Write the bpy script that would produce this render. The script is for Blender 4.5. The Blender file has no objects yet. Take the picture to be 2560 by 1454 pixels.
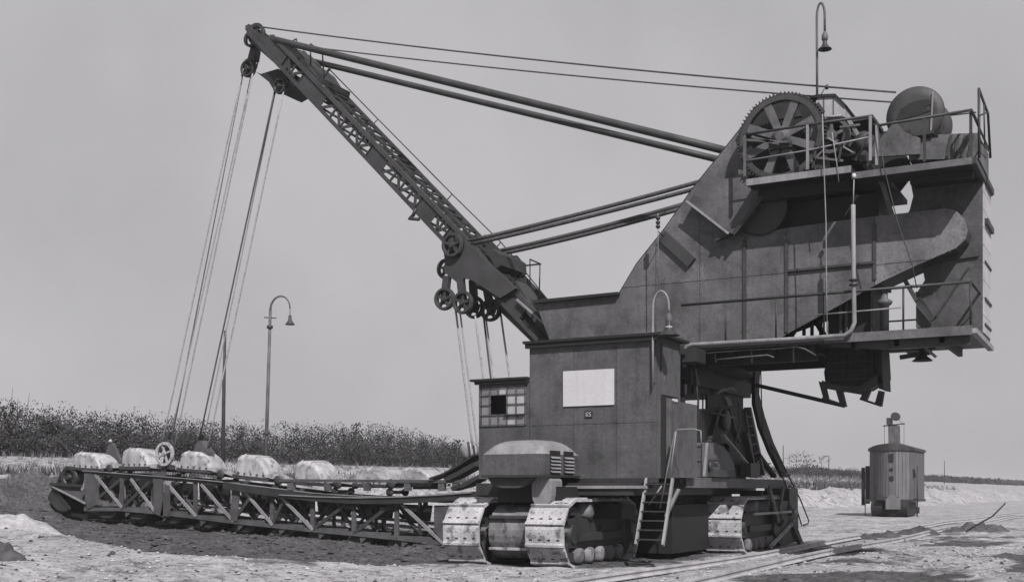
import bpy, math, random
from mathutils import Vector, Matrix, noise
random.seed(7)
R = math.radians
V = Vector

# ------------------------------------------------------------------ scene, camera, sky, sun, exposure
sc = bpy.context.scene
col = sc.collection
FOC, HOR, EYE, YAW = 2879.0, 1225.0, 1.6, R(28.6)
SN, CS = math.sin(YAW), math.cos(YAW)
cam = bpy.data.cameras.new("camera")
cam.sensor_width = 36.0
cam.lens = FOC / 2560 * 36
cam.shift_y = (HOR - 727) / 2560
cam.clip_start = 0.1
cam.clip_end = 6000
cam_o = bpy.data.objects.new("camera", cam)
col.objects.link(cam_o)
cam_o.location = (0, 0, EYE)
cam_o.rotation_euler = (R(90), 0, YAW)
sc.camera = cam_o

SUN = V((0.48, -0.526, 0.70)).normalized()
SUN_EL = math.asin(SUN.z)
world = bpy.data.worlds.new("World")
sc.world = world
world.use_nodes = True
wn = world.node_tree
wn.nodes.clear()
sky = wn.nodes.new('ShaderNodeTexSky')
sky.sky_type = 'NISHITA'
sky.sun_disc = False
sky.sun_elevation = SUN_EL
sky.sun_rotation = math.atan2(SUN.x, SUN.y)
sky.air_density = 1.2
sky.dust_density = 5.0
bw = wn.nodes.new('ShaderNodeRGBToBW')
# a pale, evenly milky summer sky on black-and-white stock: the sky's brightness, mostly levelled out
rng = wn.nodes.new('ShaderNodeMapRange')
rng.inputs['From Min'].default_value = 0.0
rng.inputs['From Max'].default_value = 14.0
rng.inputs['To Min'].default_value = 3.4
rng.inputs['To Max'].default_value = 5.3
tcw = wn.nodes.new('ShaderNodeTexCoord')
nzw = wn.nodes.new('ShaderNodeTexNoise')
nzw.inputs['Scale'].default_value = 3.2
nzw.inputs['Detail'].default_value = 6.0
nzr = wn.nodes.new('ShaderNodeMapRange')
nzr.inputs['From Min'].default_value = 0.39
nzr.inputs['From Max'].default_value = 0.61
nzr.inputs['To Min'].default_value = 0.915
nzr.inputs['To Max'].default_value = 1.075
mul = wn.nodes.new('ShaderNodeMath'); mul.operation = 'MULTIPLY'
tint = wn.nodes.new('ShaderNodeMix'); tint.data_type = 'RGBA'; tint.blend_type = 'MULTIPLY'
tint.inputs[0].default_value = 1.0
tint.inputs[7].default_value = (1.0, 0.978, 1.012, 1)
bg = wn.nodes.new('ShaderNodeBackground')
bg.inputs['Strength'].default_value = 0.1
wo = wn.nodes.new('ShaderNodeOutputWorld')
L = wn.links.new
L(sky.outputs[0], bw.inputs[0]); L(bw.outputs[0], rng.inputs['Value'])
L(tcw.outputs['Generated'], nzw.inputs['Vector']); L(nzw.outputs[0], nzr.inputs['Value'])
L(rng.outputs[0], mul.inputs[0]); L(nzr.outputs[0], mul.inputs[1])
L(mul.outputs[0], tint.inputs[6]); L(tint.outputs[2], bg.inputs['Color']); L(bg.outputs[0], wo.inputs[0])

sun = bpy.data.lights.new("sun", 'SUN')
sun.energy = 5.0
sun.angle = R(0.6)
sun.color = (1.0, 0.985, 0.985)
sun_o = bpy.data.objects.new("sun", sun)
col.objects.link(sun_o)
sun_o.rotation_euler = (-SUN).to_track_quat('-Z', 'Y').to_euler()
sun_o.location = SUN * 60
sc.view_settings.view_transform = 'Standard'
sc.view_settings.look = 'None'
sc.view_settings.exposure = 0.35
sc.view_settings.gamma = 1.0
sc.render.engine = 'CYCLES'

# ------------------------------------------------------------------ measuring helpers (points of the place, on known planes)
def onY(Y, px, py):
    t = (px - 1280) / FOC; d = Y / (SN * t + CS)
    return V((d * (CS * t - SN), Y, EYE - (py - HOR) * d / FOC))
def onX(X, px, py):
    t = (px - 1280) / FOC; d = X / (CS * t - SN)
    return V((X, d * (SN * t + CS), EYE - (py - HOR) * d / FOC))

# ------------------------------------------------------------------ materials
def mat(name, base, var=0.25, scale=3.0, rough=0.7, metal=0.0, streak=0.0, bump=0.0, fine=0.12, spot=0.0, spec=0.35, buckle=0.0):
    m = bpy.data.materials.new(name); m.use_nodes = True
    nt = m.node_tree; nt.nodes.clear(); lk = nt.links.new
    out = nt.nodes.new('ShaderNodeOutputMaterial'); b = nt.nodes.new('ShaderNodeBsdfPrincipled')
    lk(b.outputs[0], out.inputs[0])
    geo = nt.nodes.new('ShaderNodeNewGeometry')
    def nz(sc_, det, vec):
        n = nt.nodes.new('ShaderNodeTexNoise'); n.inputs['Scale'].default_value = sc_
        n.inputs['Detail'].default_value = det; lk(vec, n.inputs['Vector']); return n.outputs[0]
    def rmap(v, a, c, lo=0.3, hi=0.7):
        r = nt.nodes.new('ShaderNodeMapRange'); lk(v, r.inputs['Value'])
        r.inputs['From Min'].default_value = lo; r.inputs['From Max'].default_value = hi
        r.inputs['To Min'].default_value = a; r.inputs['To Max'].default_value = c; return r.outputs[0]
    def mulv(a, c):
        x = nt.nodes.new('ShaderNodeMath'); x.operation = 'MULTIPLY'; lk(a, x.inputs[0]); lk(c, x.inputs[1]); return x.outputs[0]
    pos = geo.outputs['Position']
    f = rmap(nz(scale, 6, pos), 1 - var, 1 + var)
    f = mulv(f, rmap(nz(scale * 14, 3, pos), 1 - fine, 1 + fine))
    if streak:
        mp = nt.nodes.new('ShaderNodeMapping'); mp.inputs['Scale'].default_value = (5, 5, 0.35); lk(pos, mp.inputs[0])
        f = mulv(f, rmap(nz(1.6, 5, mp.outputs[0]), 1 - streak, 1 + streak * 0.7))
    if spot:
        f = mulv(f, rmap(nz(scale * 2.3, 8, pos), 1 - spot, 1.0, 0.36, 0.46))
    oi = nt.nodes.new('ShaderNodeObjectInfo')
    f = mulv(f, rmap(oi.outputs['Random'], 0.93, 1.07, 0, 1))
    mx = nt.nodes.new('ShaderNodeMix'); mx.data_type = 'RGBA'; mx.blend_type = 'MULTIPLY'; mx.inputs[0].default_value = 1
    mx.inputs[6].default_value = (base, base * 0.975, base * 1.012, 1)
    cmb = nt.nodes.new('ShaderNodeCombineColor')
    for i in range(3): lk(f, cmb.inputs[i])
    lk(cmb.outputs[0], mx.inputs[7]); lk(mx.outputs[2], b.inputs['Base Color'])
    b.inputs['Roughness'].default_value = rough; b.inputs['Metallic'].default_value = metal
    b.inputs['Specular IOR Level'].default_value = spec
    if bump:
        bp = nt.nodes.new('ShaderNodeBump'); bp.inputs['Strength'].default_value = bump; bp.inputs['Distance'].default_value = 0.03
        lk(nz(scale * 4, 6, pos), bp.inputs['Height']); lk(bp.outputs[0], b.inputs['Normal'])
        if buckle:
            b2 = nt.nodes.new('ShaderNodeBump'); b2.inputs['Strength'].default_value = buckle; b2.inputs['Distance'].default_value = 0.12
            lk(nz(1.7, 2, pos), b2.inputs['Height']); lk(b2.outputs[0], bp.inputs['Normal'])
    return m

STEEL = mat('grey_painted_steel', 0.072, 0.32, 1.3, 0.62, streak=0.14, spot=0.25, buckle=0.35, fine=0.2, bump=0.12)
STEEL_W = mat('house_grey_steel', 0.058, 0.3, 1.2, 0.6, streak=0.16, spot=0.22, buckle=0.35, fine=0.2, bump=0.12)
STEEL_D = mat('dark_grey_steel', 0.03, 0.25, 2.0, 0.6, streak=0.15, bump=0.1)
STEEL_L = mat('pale_grey_steel', 0.17, 0.2, 2.0, 0.6, streak=0.2)
IRON = mat('black_iron', 0.022, 0.3, 3.0, 0.55)
TAILP = mat('pale_grey_plate', 0.105, 0.3, 1.3, 0.62, streak=0.12, spot=0.25, bump=0.12, fine=0.2, buckle=0.3)
TAIL = mat('pale_cabin_sunlit_tail', 0.29, 0.12, 1.6, 0.7, streak=0.12)  # pale cabin colour; on the tail plates sunlit brightness is painted in
BOOM = mat('dark_boom_steel', 0.03, 0.25, 2.0, 0.6)
ROPE = mat('wire_rope', 0.05, 0.3, 14.0, 0.8)
ROPE_L = mat('slack_wire_rope', 0.24, 0.3, 14.0, 0.9)
BLACK = mat('black_iron_and_shade', 0.009, 0.3, 3.0, 0.7)  # black iron, set darker still so that shaded under parts come out black
DUST = mat('sand_dusted_steel', 0.29, 0.25, 2.2, 0.95, spot=0.55, bump=0.5, fine=0.2, spec=0.1)
DUST_D = mat('earth_caked_steel', 0.13, 0.45, 2.6, 0.95, spot=0.5, bump=0.5, spec=0.1)
BUCKET = mat('worn_bright_steel', 0.27, 0.3, 2.2, 0.75, streak=0.2, spot=0.45, bump=0.3)
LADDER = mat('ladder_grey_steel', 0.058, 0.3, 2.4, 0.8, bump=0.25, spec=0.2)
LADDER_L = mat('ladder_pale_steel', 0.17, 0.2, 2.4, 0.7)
WHITE = mat('white_enamel', 0.385, 0.07, 1.5, 0.5, fine=0.05, streak=0.05)
PANE = mat('grey_window_glass', 0.13, 0.25, 3.0, 0.25, spec=0.6)  # plain grey panes, tone set in the base colour
PANE_L = mat('pale_window_glass', 0.28, 0.2, 3.0, 0.3, spec=0.6)
WOOD = mat('weathered_wood', 0.032, 0.3, 4.0, 0.9, streak=0.3)
PLANK = mat('grey_planks', 0.075, 0.15, 1.2, 0.85, streak=0.25)
PLANK_L = mat('pale_planks', 0.11, 0.15, 1.2, 0.85, streak=0.2)
LEAF = mat('shrub_leaves', 0.036, 0.35, 0.55, 0.95, fine=0.15, spec=0.03)
LEAF_L = mat('dry_shrub_leaves', 0.06, 0.5, 0.5, 0.95, fine=0.15, spec=0.03)
BARK = mat('shrub_bark', 0.045, 0.3, 6, 0.95)
CLOD_L = mat('dry_sand_clod', 0.24, 0.3, 5, 1.0, bump=0.5, spec=0.05)
CLOD_D = mat('dark_earth_clod', 0.055, 0.35, 5, 1.0, bump=0.6, spec=0.05)

# ------------------------------------------------------------------ mesh builder
class MB:
    def __init__(s): s.v = []; s.f = []; s.sm = []
    def add(s, vs, fs, smooth=False):
        o = len(s.v); s.v += [V(x) for x in vs]
        for f in fs: s.f.append([o + i for i in f]); s.sm.append(smooth)
        return s
    def box(s, a, b):
        x0, y0, z0 = (min(a[i], b[i]) for i in range(3)); x1, y1, z1 = (max(a[i], b[i]) for i in range(3))
        return s.add([(x0,y0,z0),(x1,y0,z0),(x1,y1,z0),(x0,y1,z0),(x0,y0,z1),(x1,y0,z1),(x1,y1,z1),(x0,y1,z1)],
                     [(3,2,1,0),(4,5,6,7),(0,1,5,4),(1,2,6,5),(2,3,7,6),(3,0,4,7)])
    def bar(s, p, q, w, h, up=(0, 1, 0)):
        # rectangular bar from p to q; h along 'up', w across it
        p, q = V(p), V(q); d = (q - p).normalized(); u = V(up)
        if abs(d.dot(u)) > 0.97: u = V((0, 0, 1)) if abs(d.z) < 0.9 else V((1, 0, 0))
        a = d.cross(u).normalized(); u = a.cross(d).normalized()
        a = a * w / 2; u = u * h / 2
        vs = [c + i * a + j * u for c in (p, q) for i, j in ((-1,-1),(1,-1),(1,1),(-1,1))]
        return s.add(vs, [(0,1,2,3),(7,6,5,4),(1,0,4,5),(2,1,5,6),(3,2,6,7),(0,3,7,4)])
    def tube(s, p, q, r, n=8, r2=None, caps=True):
        return s.path([p, q], [r, r if r2 is None else r2], n, caps)
    def path(s, pts, r, n=8, caps=True):
        pts = [V(p) for p in pts]; m = len(pts)
        rs = r if isinstance(r, (list, tuple)) else [r] * m
        o = len(s.v); prev = None
        for i, p in enumerate(pts):
            d = (pts[min(i+1, m-1)] - pts[max(i-1, 0)]).normalized()
            if prev is None:
                a = d.orthogonal().normalized()
            else:
                a = (prev - d * prev.dot(d)).normalized()
            prev = a; b = d.cross(a)
            for k in range(n):
                t = 2 * math.pi * k / n
                s.v.append(p + (a * math.cos(t) + b * math.sin(t)) * rs[i])
        for i in range(m - 1):
            for k in range(n):
                k2 = (k + 1) % n
                s.f.append([o+i*n+k, o+i*n+k2, o+(i+1)*n+k2, o+(i+1)*n+k]); s.sm.append(True)
        if caps:
            s.f.append([o + k for k in range(n)][::-1]); s.sm.append(False)
            s.f.append([o + (m-1)*n + k for k in range(n)]); s.sm.append(False)
        return s
    def prism(s, poly, vec):
        # planar polygon (may be concave) pushed along vec
        n = len(poly); a = [V(p) for p in poly]; v = V(vec); o = len(s.v)
        nn = V((0, 0, 0))
        for i in range(n): nn += a[i].cross(a[(i+1) % n])
        if nn.dot(v) > 0: a.reverse()
        s.v += a + [p + v for p in a]
        s.f.append([o+i for i in range(n)]); s.sm.append(False)
        s.f.append([o+n+i for i in range(n)][::-1]); s.sm.append(False)
        for i in range(n):
            j = (i + 1) % n
            s.f.append([o+j, o+i, o+n+i, o+n+j]); s.sm.append(False)
        return s
    def ring(s, c, ro, ri, w, axis='y', n=28):
        # flat ring (wheel rim) of width w
        o = len(s.v); c = V(c)
        def pt(r, t, h):
            x, y = r * math.cos(t), r * math.sin(t)
            return c + (V((x, h, y)) if axis == 'y' else V((h, x, y)))
        for k in range(n):
            t = 2 * math.pi * k / n
            s.v += [pt(ro, t, -w/2), pt(ro, t, w/2), pt(ri, t, w/2), pt(ri, t, -w/2)]
        for k in range(n):
            a, b = o + 4*k, o + 4*((k+1) % n)
            for i in range(4):
                j = (i + 1) % 4
                s.f.append([a+i, a+j, b+j, b+i]); s.sm.append(i in (0, 2))
        return s
    def lathe(s, c, prof, axis='z', n=16):
        # prof: list of (radius, height)
        o = len(s.v); c = V(c); m = len(prof)
        for r, h in prof:
            for k in range(n):
                t = 2*math.pi*k/n; x, y = r*math.cos(t), r*math.sin(t)
                s.v.append(c + {'z': V((x, y, h)), 'y': V((x, h, y)), 'x': V((h, x, y))}[axis])
        for i in range(m-1):
            for k in range(n):
                k2 = (k+1) % n
                s.f.append([o+i*n+k, o+i*n+k2, o+(i+1)*n+k2, o+(i+1)*n+k]); s.sm.append(True)
        s.f.append([o+k for k in range(n)][::-1]); s.sm.append(False)
        s.f.append([o+(m-1)*n+k for k in range(n)]); s.sm.append(False)
        return s
    def mesh(s, name, m, org):
        me = bpy.data.meshes.new(name)
        me.from_pydata([v - org for v in s.v], [], s.f)
        me.polygons.foreach_set('use_smooth', s.sm)
        me.materials.append(m); me.update()
        return me
    def build(s, name, m, parent=None, org=None, label=None, fix=True):
        if org is None:
            xs = [v.x for v in s.v]; ys = [v.y for v in s.v]; zs = [v.z for v in s.v]
            org = V(((min(xs)+max(xs))/2, (min(ys)+max(ys))/2, min(zs)))
        org = V(org)
        me = s.mesh(name, m, org)
        if fix:
            import bmesh
            bm = bmesh.new(); bm.from_mesh(me); bmesh.ops.recalc_face_normals(bm, faces=bm.faces); bm.to_mesh(me); bm.free()
        o = bpy.data.objects.new(name, me); col.objects.link(o)
        place(o, org, parent)
        if label: o['label'] = label
        return o

ORG = {}
def place(o, org, parent):
    ORG[o.name] = V(org)
    if parent is not None:
        o.parent = parent; o.location = V(org) - ORG[parent.name]
    else:
        o.location = org
def thing(name, loc, label, cat, group=None):
    o = bpy.data.objects.new(name, None); col.objects.link(o); o.empty_display_size = 0.3
    o['label'] = label; o['category'] = cat
    if group: o['group'] = group
    place(o, V(loc), None)
    return o
def tag(o, label, cat, group=None):
    o['label'] = label; o['category'] = cat
    if group: o['group'] = group
    return o
def inst(mesh, name, parent, loc, rot=None, scale=None):
    # one more piece sharing mesh data
    o = bpy.data.objects.new(name, mesh); col.objects.link(o)
    place(o, loc, parent)
    if rot is not None: o.rotation_euler = rot
    if scale is not None: o.scale = scale
    return o
def clip(poly, axis, val, keep_less):
    # cut a polygon (list of 2-tuples) by an axis-parallel line
    out = []
    n = len(poly)
    for i in range(n):
        a, b = poly[i], poly[(i+1) % n]
        ina = (a[axis] <= val) == keep_less; inb = (b[axis] <= val) == keep_less
        if ina: out.append(a)
        if ina != inb:
            t = (val - a[axis]) / (b[axis] - a[axis])
            out.append((a[0] + t*(b[0]-a[0]), a[1] + t*(b[1]-a[1])))
    return out
def area(poly):
    return abs(sum(poly[i][0]*poly[(i+1) % len(poly)][1] - poly[(i+1) % len(poly)][0]*poly[i][1] for i in range(len(poly)))) / 2
def panels(poly_xz, xcuts, zcuts, gap=0.012):
    xs = [-1e3] + sorted(xcuts) + [1e3]; zs = [-1e3] + sorted(zcuts) + [1e3]
    out = []
    for i in range(len(xs)-1):
        for k in range(len(zs)-1):
            p = clip(poly_xz, 0, xs[i]+gap/2, False)
            for ax, v, kl in ((0, xs[i+1]-gap/2, True), (1, zs[k]+gap/2, False), (1, zs[k+1]-gap/2, True)):
                if len(p) > 2: p = clip(p, ax, v, kl)
            q = []
            for c in p:
                if not q or (abs(c[0]-q[-1][0]) + abs(c[1]-q[-1][1])) > 1e-4: q.append(c)
            if len(q) > 2 and area(q) > 0.02: out.append(q)
    return out
def smooth(a, b, x):
    t = max(0.0, min(1.0, (x - a) / (b - a))); return t*t*(3-2*t)
def fbm(x, y, z=0.0, o=4):
    s = 0; a = 1.0
    for i in range(o):
        s += a * noise.noise(V((x, y, z + 7.3*i))); x *= 2.03; y *= 2.03; a *= 0.5
    return s

def rivets(lines_, r, parent, mt, nrm=(0, -1, 0), step=.14):
    mb = MB(); n_ = V(nrm); a_ = n_.orthogonal().normalized(); b_ = n_.cross(a_)
    for p, q in lines_:
        p, q = V(p), V(q); L_ = (q-p).length; k_ = max(1, int(L_/step))
        for i in range(k_+1):
            c = p.lerp(q, (i+.5)/(k_+1))
            mb.add([c+n_*r*.7]+[c+(a_*math.cos(t)+b_*math.sin(t))*r for t in (0, 1.57, 3.14, 4.71)], [(0, 1, 2), (0, 2, 3), (0, 3, 4), (0, 4, 1)])
    o = mb.build('rivets', mt, parent, fix=False); o['kind'] = 'stuff'
    return o

# ------------------------------------------------------------------ the ground
def edge_y(x):
    # where the pale spoil in front gives way to the dark dug earth round the bucket ladder
    pts = [(-60, 14.0), (-26, 16.5), (-22.9, 17.6), (-17.0, 17.2), (-14.5, 19.3), (-12.6, 20.6), (-8, 22.0)]
    for i in range(len(pts)-1):
        if x <= pts[i+1][0]:
            a, b = pts[i], pts[i+1]; t = max(0, (x-a[0])/(b[0]-a[0]))
            return a[1] + t*(b[1]-a[1])
    return pts[-1][1]
def shift_x(y): return 11.5*smooth(45, 120, y) + 3.0*smooth(120, 220, y)
def gz(x, y, fine=True):
    z = 0.046 * max(0.0, min(12.5, -17.5 - x)) * smooth(14, 22, y)
    xe = shift_x(y); wob = xe + 1.2 * noise.noise(V((x*0.02+3, y*0.11, 1.7)))
    z += 1.5 * smooth(-30.6 + wob, -34.0 + wob, x) + 1.25 * smooth(-34 + xe, -50 + xe*.8, x)
    e = edge_y(x)
    z += (0.62 + 0.25*noise.noise(V((x*0.25, y*0.25, 4)))) * smooth(-13.5, -21, x) * smooth(e+0.35, e-1.3, y) * smooth(-44, -30, x)
    z += 0.10 * smooth(e+0.5, e-1.0, y) * smooth(-12, -15, x)
    far = math.hypot(x+8, y-22)
    z += 0.10 * fbm(x*0.16, y*0.16, 2.0, 3) * smooth(2.5, 5, abs(x+7.3))
    if fine and far < 60:
        k = 1 - smooth(35, 60, far)
        z += k * (0.075 * fbm(x*0.8, y*0.8, 9.0, 5)) * smooth(.5, 1.2, abs(x+7.3))
        # clods thrown up along the dug band
        soil = smooth(e, e+0.8, y) * smooth(-10, -13, x) * smooth(33, 29, y)
        z += k * soil * 0.10 * abs(fbm(x*1.7, y*1.7, 5.0, 3))
        # rough face of the dug slope
        face = smooth(-30.2, -31.2, x) * smooth(-35, -33.6, x)
        z += k * face * 0.35 * fbm(x*0.9, y*0.9, 3.0, 4)
    if far >= 25 and y > 30:
        face = smooth(-29.8 + xe, -31.2 + xe, x) * smooth(-37 + xe, -34 + xe, x)
        z += face * (0.55 * fbm(x*0.35, y*0.16, 13.0, 4) - 0.15) * smooth(30, 50, y)
    if fine and far < 40:
        # prints of the crawler pads where the machine has rolled forward, and churned earth beside the rails
        for xa, xb in ((-12.95, -12.08), (-10.98, -10.12)):
            w_ = smooth(xa-.08, xa+.04, x) * smooth(xb+.08, xb-.04, x) * smooth(20.5, 19.8, y) * smooth(12, 15, y)
            if w_ > 0: z = z*(1-.5*w_) - w_*(.05 + .028*math.sin(y*14.6)*(1+.6*noise.noise(V((x*2, y*2, 3)))))
        z += 0.07 * abs(fbm(x*2.1, y*2.1, 31.0, 3)) * smooth(-8.6, -9.2, -x-17.6) * smooth(1.0, 1.6, abs(x+7.3)) * smooth(-9.3, -8.6, x)
    # flat under the crawlers
    pad = smooth(-14.2, -13.2, x) * smooth(-8.1, -8.5, x) * smooth(19.6, 20.6, y) * smooth(36, 34, y)
    z = z * (1 - pad) + (0.04 + 0.05*fbm(x*1.3, y*1.3, 17.0, 3)) * pad
    return z
def lines(lo, hi, a, b, step, grow=1.22):
    xs = []; x = a
    while x <= b: xs.append(x); x += step
    s = step; x = xs[-1]
    while x < hi: s *= grow; x += s; xs.append(min(x, hi))
    s = step; x = a; left = []
    while x > lo: s *= grow; x -= s; left.append(max(x, lo))
    return left[::-1] + xs
gx = lines(-1300, 1300, -37.0, 1.0, 0.16)
gy = lines(-250, 2200, 11.0, 40.0, 0.16, 1.035)
verts = [(x, y, gz(x, y)) for y in gy for x in gx]
W = len(gx)
faces = [(j*W+i, j*W+i+1, (j+1)*W+i+1, (j+1)*W+i) for j in range(len(gy)-1) for i in range(W-1)]
gm = bpy.data.meshes.new('ground'); gm.from_pydata(verts, [], faces)
gm.polygons.foreach_set('use_smooth', [True]*len(faces))
def soil_at(x, y):
    e = edge_y(x) + 0.7*noise.noise(V((x*0.5, y*0.5, 8)))
    s = smooth(e-0.25, e+0.35, y) * smooth(-9.0, -11.0, x) * smooth(37, 30, y)
    s *= 1 - 0.9*smooth(-33.6, -34.6, x + 1.2*noise.noise(V((x*0.3, y*0.3, 2))))
    # shade under the machine and round the crawlers, put into the soil colour
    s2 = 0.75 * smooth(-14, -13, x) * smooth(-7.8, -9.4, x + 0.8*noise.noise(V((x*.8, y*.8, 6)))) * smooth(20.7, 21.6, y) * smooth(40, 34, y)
    # a darker spill line and heaps beside the rails
    s3 = 0.85 * smooth(-0.15, 0.4, fbm(x*0.35, y*0.22, 14.0, 4)) * smooth(-9.5, -8, x) * smooth(4, 0, x) * smooth(13, 16, y) * smooth(60, 40, y)
    s4 = 0.5 * smooth(0.15, 0.6, fbm(x*0.5, y*0.3, 24.0, 4)) * smooth(-34, -30, x)
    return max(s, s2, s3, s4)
at = gm.attributes.new('soil', 'FLOAT', 'POINT')
at.data.foreach_set('value', [soil_at(v[0], v[1]) if (v[1] < 70 and -60 < v[0] < 20) else 0.0 for v in verts])
ground = bpy.data.objects.new('ground', gm); col.objects.link(ground); ground['kind'] = 'structure'
m = bpy.data.materials.new('sand_and_earth'); m.use_nodes = True
nt = m.node_tree; nt.nodes.clear(); lk = nt.links.new
out = nt.nodes.new('ShaderNodeOutputMaterial'); b = nt.nodes.new('ShaderNodeBsdfPrincipled'); lk(b.outputs[0], out.inputs[0])
b.inputs['Roughness'].default_value = 1.0; b.inputs['Specular IOR Level'].default_value = 0.05
geo = nt.nodes.new('ShaderNodeNewGeometry')
def nz(sc_, det=6, rough=0.6):
    n = nt.nodes.new('ShaderNodeTexNoise'); n.inputs['Scale'].default_value = sc_; n.inputs['Detail'].default_value = det
    n.inputs['Roughness'].default_value = rough
    lk(geo.outputs['Position'], n.inputs['Vector']); return n.outputs[0]
def rmap(v, a, c, lo=0.3, hi=0.7):
    r = nt.nodes.new('ShaderNodeMapRange'); lk(v, r.inputs['Value'])
    for k_, x in zip(('From Min', 'From Max', 'To Min', 'To Max'), (lo, hi, a, c)): r.inputs[k_].default_value = x
    return r.outputs[0]
def op(o_, a, c):
    x = nt.nodes.new('ShaderNodeMath'); x.operation = o_
    for i, w_ in enumerate((a, c)):
        if isinstance(w_, float): x.inputs[i].default_value = w_
        else: lk(w_, x.inputs[i])
    return x.outputs[0]
so = nt.nodes.new('ShaderNodeAttribute'); so.attribute_name = 'soil'
mask = rmap(op('ADD', so.outputs['Fac'], rmap(nz(2.2), -0.30, 0.30)), 0.0, 1.0, 0.33, 0.67)
sand = op('MULTIPLY', rmap(nz(0.35, 5), 0.235, 0.35), rmap(nz(4.0, 8, 0.7), 0.70, 1.22))
sand = op('MULTIPLY', sand, rmap(nz(1.6, 9, 0.75), 0.42, 1.0, 0.38, 0.50))
sand = op('MULTIPLY', sand, rmap(nz(9.0, 5, 0.75), 0.40, 1.0, 0.36, 0.47))
earth = op('MULTIPLY', rmap(nz(1.1, 6), 0.038, 0.08), rmap(nz(9.0, 6, 0.75), 0.35, 1.9))
mixf = nt.nodes.new('ShaderNodeMix'); mixf.data_type = 'FLOAT'
lk(mask, mixf.inputs[0]); lk(sand, mixf.inputs[2]); lk(earth, mixf.inputs[3])
mx = nt.nodes.new('ShaderNodeMix'); mx.data_type = 'RGBA'; mx.blend_type = 'MULTIPLY'; mx.inputs[0].default_value = 1
mx.inputs[6].default_value = (1.0, 0.975, 1.008, 1)
cm = nt.nodes.new('ShaderNodeCombineColor')
for i in range(3): lk(mixf.outputs[0], cm.inputs[i])
lk(cm.outputs[0], mx.inputs[7]); lk(mx.outputs[2], b.inputs['Base Color'])
bp = nt.nodes.new('ShaderNodeBump'); bp.inputs['Strength'].default_value = 0.9; bp.inputs['Distance'].default_value = 0.06
lk(op('ADD', nz(7.0, 8, 0.65), op('MULTIPLY', nz(26.0, 4), 0.35)), bp.inputs['Height']); lk(bp.outputs[0], b.inputs['Normal'])
gm.materials.append(m)

# clods and pebbles on the ground (uncountable)
def scatter(name, mt, n, spot, smin, smax, label):
    mb = MB(); rnd = random.Random(len(name)*13)
    base = [V((0,0,1)), V((1,0,0.1)), V((0,1,-.05)), V((-1,0,0.1)), V((0,-1,0)), V((0,0,-.6))]
    tri = [(0,1,2),(0,2,3),(0,3,4),(0,4,1),(5,2,1),(5,3,2),(5,4,3),(5,1,4)]
    k = 0
    while k < n:
        x, y = spot(rnd)
        if x is None: continue
        s_ = smin * (smax/smin) ** (rnd.random() ** 2.2)
        a = rnd.random()*6.28; ca, sa = math.cos(a), math.sin(a)
        c = V((x, y, gz(x, y) + s_*0.15)); vs = []
        for q in base:
            q = V((q.x*rnd.uniform(.7, 1.5), q.y*rnd.uniform(.7, 1.2), q.z*rnd.uniform(.5, .9)))
            vs.append(c + V((q.x*ca-q.y*sa, q.x*sa+q.y*ca, q.z)) * s_)
        mb.add(vs, tri); k += 1
    o = mb.build(name, mt, org=(0, 0, 0), fix=False); o['kind'] = 'stuff'; o['label'] = label
    return o
def sp_dark(r):
    x = r.uniform(-33, -11); y = r.uniform(16, 33)
    return (x, y) if soil_at(x, y) > 0.5 and not (-14 < x < -8.8 and y > 20.4) else (None, None)
def sp_light(r):
    x = r.uniform(-26, 2); y = r.uniform(11, 34)
    return (x, y) if soil_at(x, y) < 0.45 and not (-14 < x < -8.8 and y > 20.4) else (None, None)
def sp_mix(r):
    x = r.uniform(-26, 2); y = r.uniform(11, 40)
    return (x, y) if not (-14 < x < -8.6 and y > 20.4) else (None, None)
scatter('earth_clods', CLOD_D, 5000, sp_dark, 0.02, 0.11, 'dark earth clods strewn over the dug band below the bucket ladder')
scatter('sand_clods', CLOD_L, 6000, sp_light, 0.012, 0.06, 'pale sand clods strewn over the spoil beside the rails')
scatter('dark_rubble', CLOD_D, 3500, sp_mix, 0.012, 0.055, 'small dark rubble scattered over the pale sand')

# ------------------------------------------------------------------ railway track
track = thing('railway_track', (-7.32, 24, 0), 'half-buried railway track running over the sand beside the crawlers', 'railway track')
def rail_mesh(x, y0, y1):
    mb = MB(); prof = [(-.06,0),(.06,0),(.06,.02),(.012,.035),(.012,.09),(.035,.10),(.035,.14),(-.035,.14),(-.035,.10),(-.012,.09),(-.012,.035),(-.06,.02)]
    n = len(prof); ys = [y0 + (y1-y0)*(i/60)**1.6 for i in range(61)]; o = 0
    for y in ys:
        dx = 0.05*math.sin(y*0.13+x) + 0.0006*max(0, y-45)**2; zz = 0.03*math.sin(y*0.31+x*2) + gz(x+dx, y, False)*0.6 + 0.012
        mb.v += [V((x+dx+a, y, zz+c)) for a, c in prof]
    for i in range(60):
        for k in range(n):
            k2 = (k+1) % n
            mb.f.append([i*n+k, i*n+k2, (i+1)*n+k2, (i+1)*n+k]); mb.sm.append(False)
    return mb
RAIL = mat('rusty_bright_rail', 0.30, 0.25, 2.0, 0.5, spec=0.5)
for x in (-6.62, -8.02): rail_mesh(x, 6, 120).build('rail', RAIL, track)
slp = MB().box((-1.25, -.12, -.10), (1.25, .12, .045)).mesh('sleeper', WOOD, V((0, 0, 0)))
for i in range(44):
    y = 9.0 + i*0.82 + random.uniform(-.12, .12)
    inst(slp, 'sleeper', track, (-7.32 + random.uniform(-.08, .08), y, gz(-7.32, y, False)*0.6 - 0.075 + random.uniform(-.03, .02)), (0, 0, random.uniform(-.07, .07)))

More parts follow.
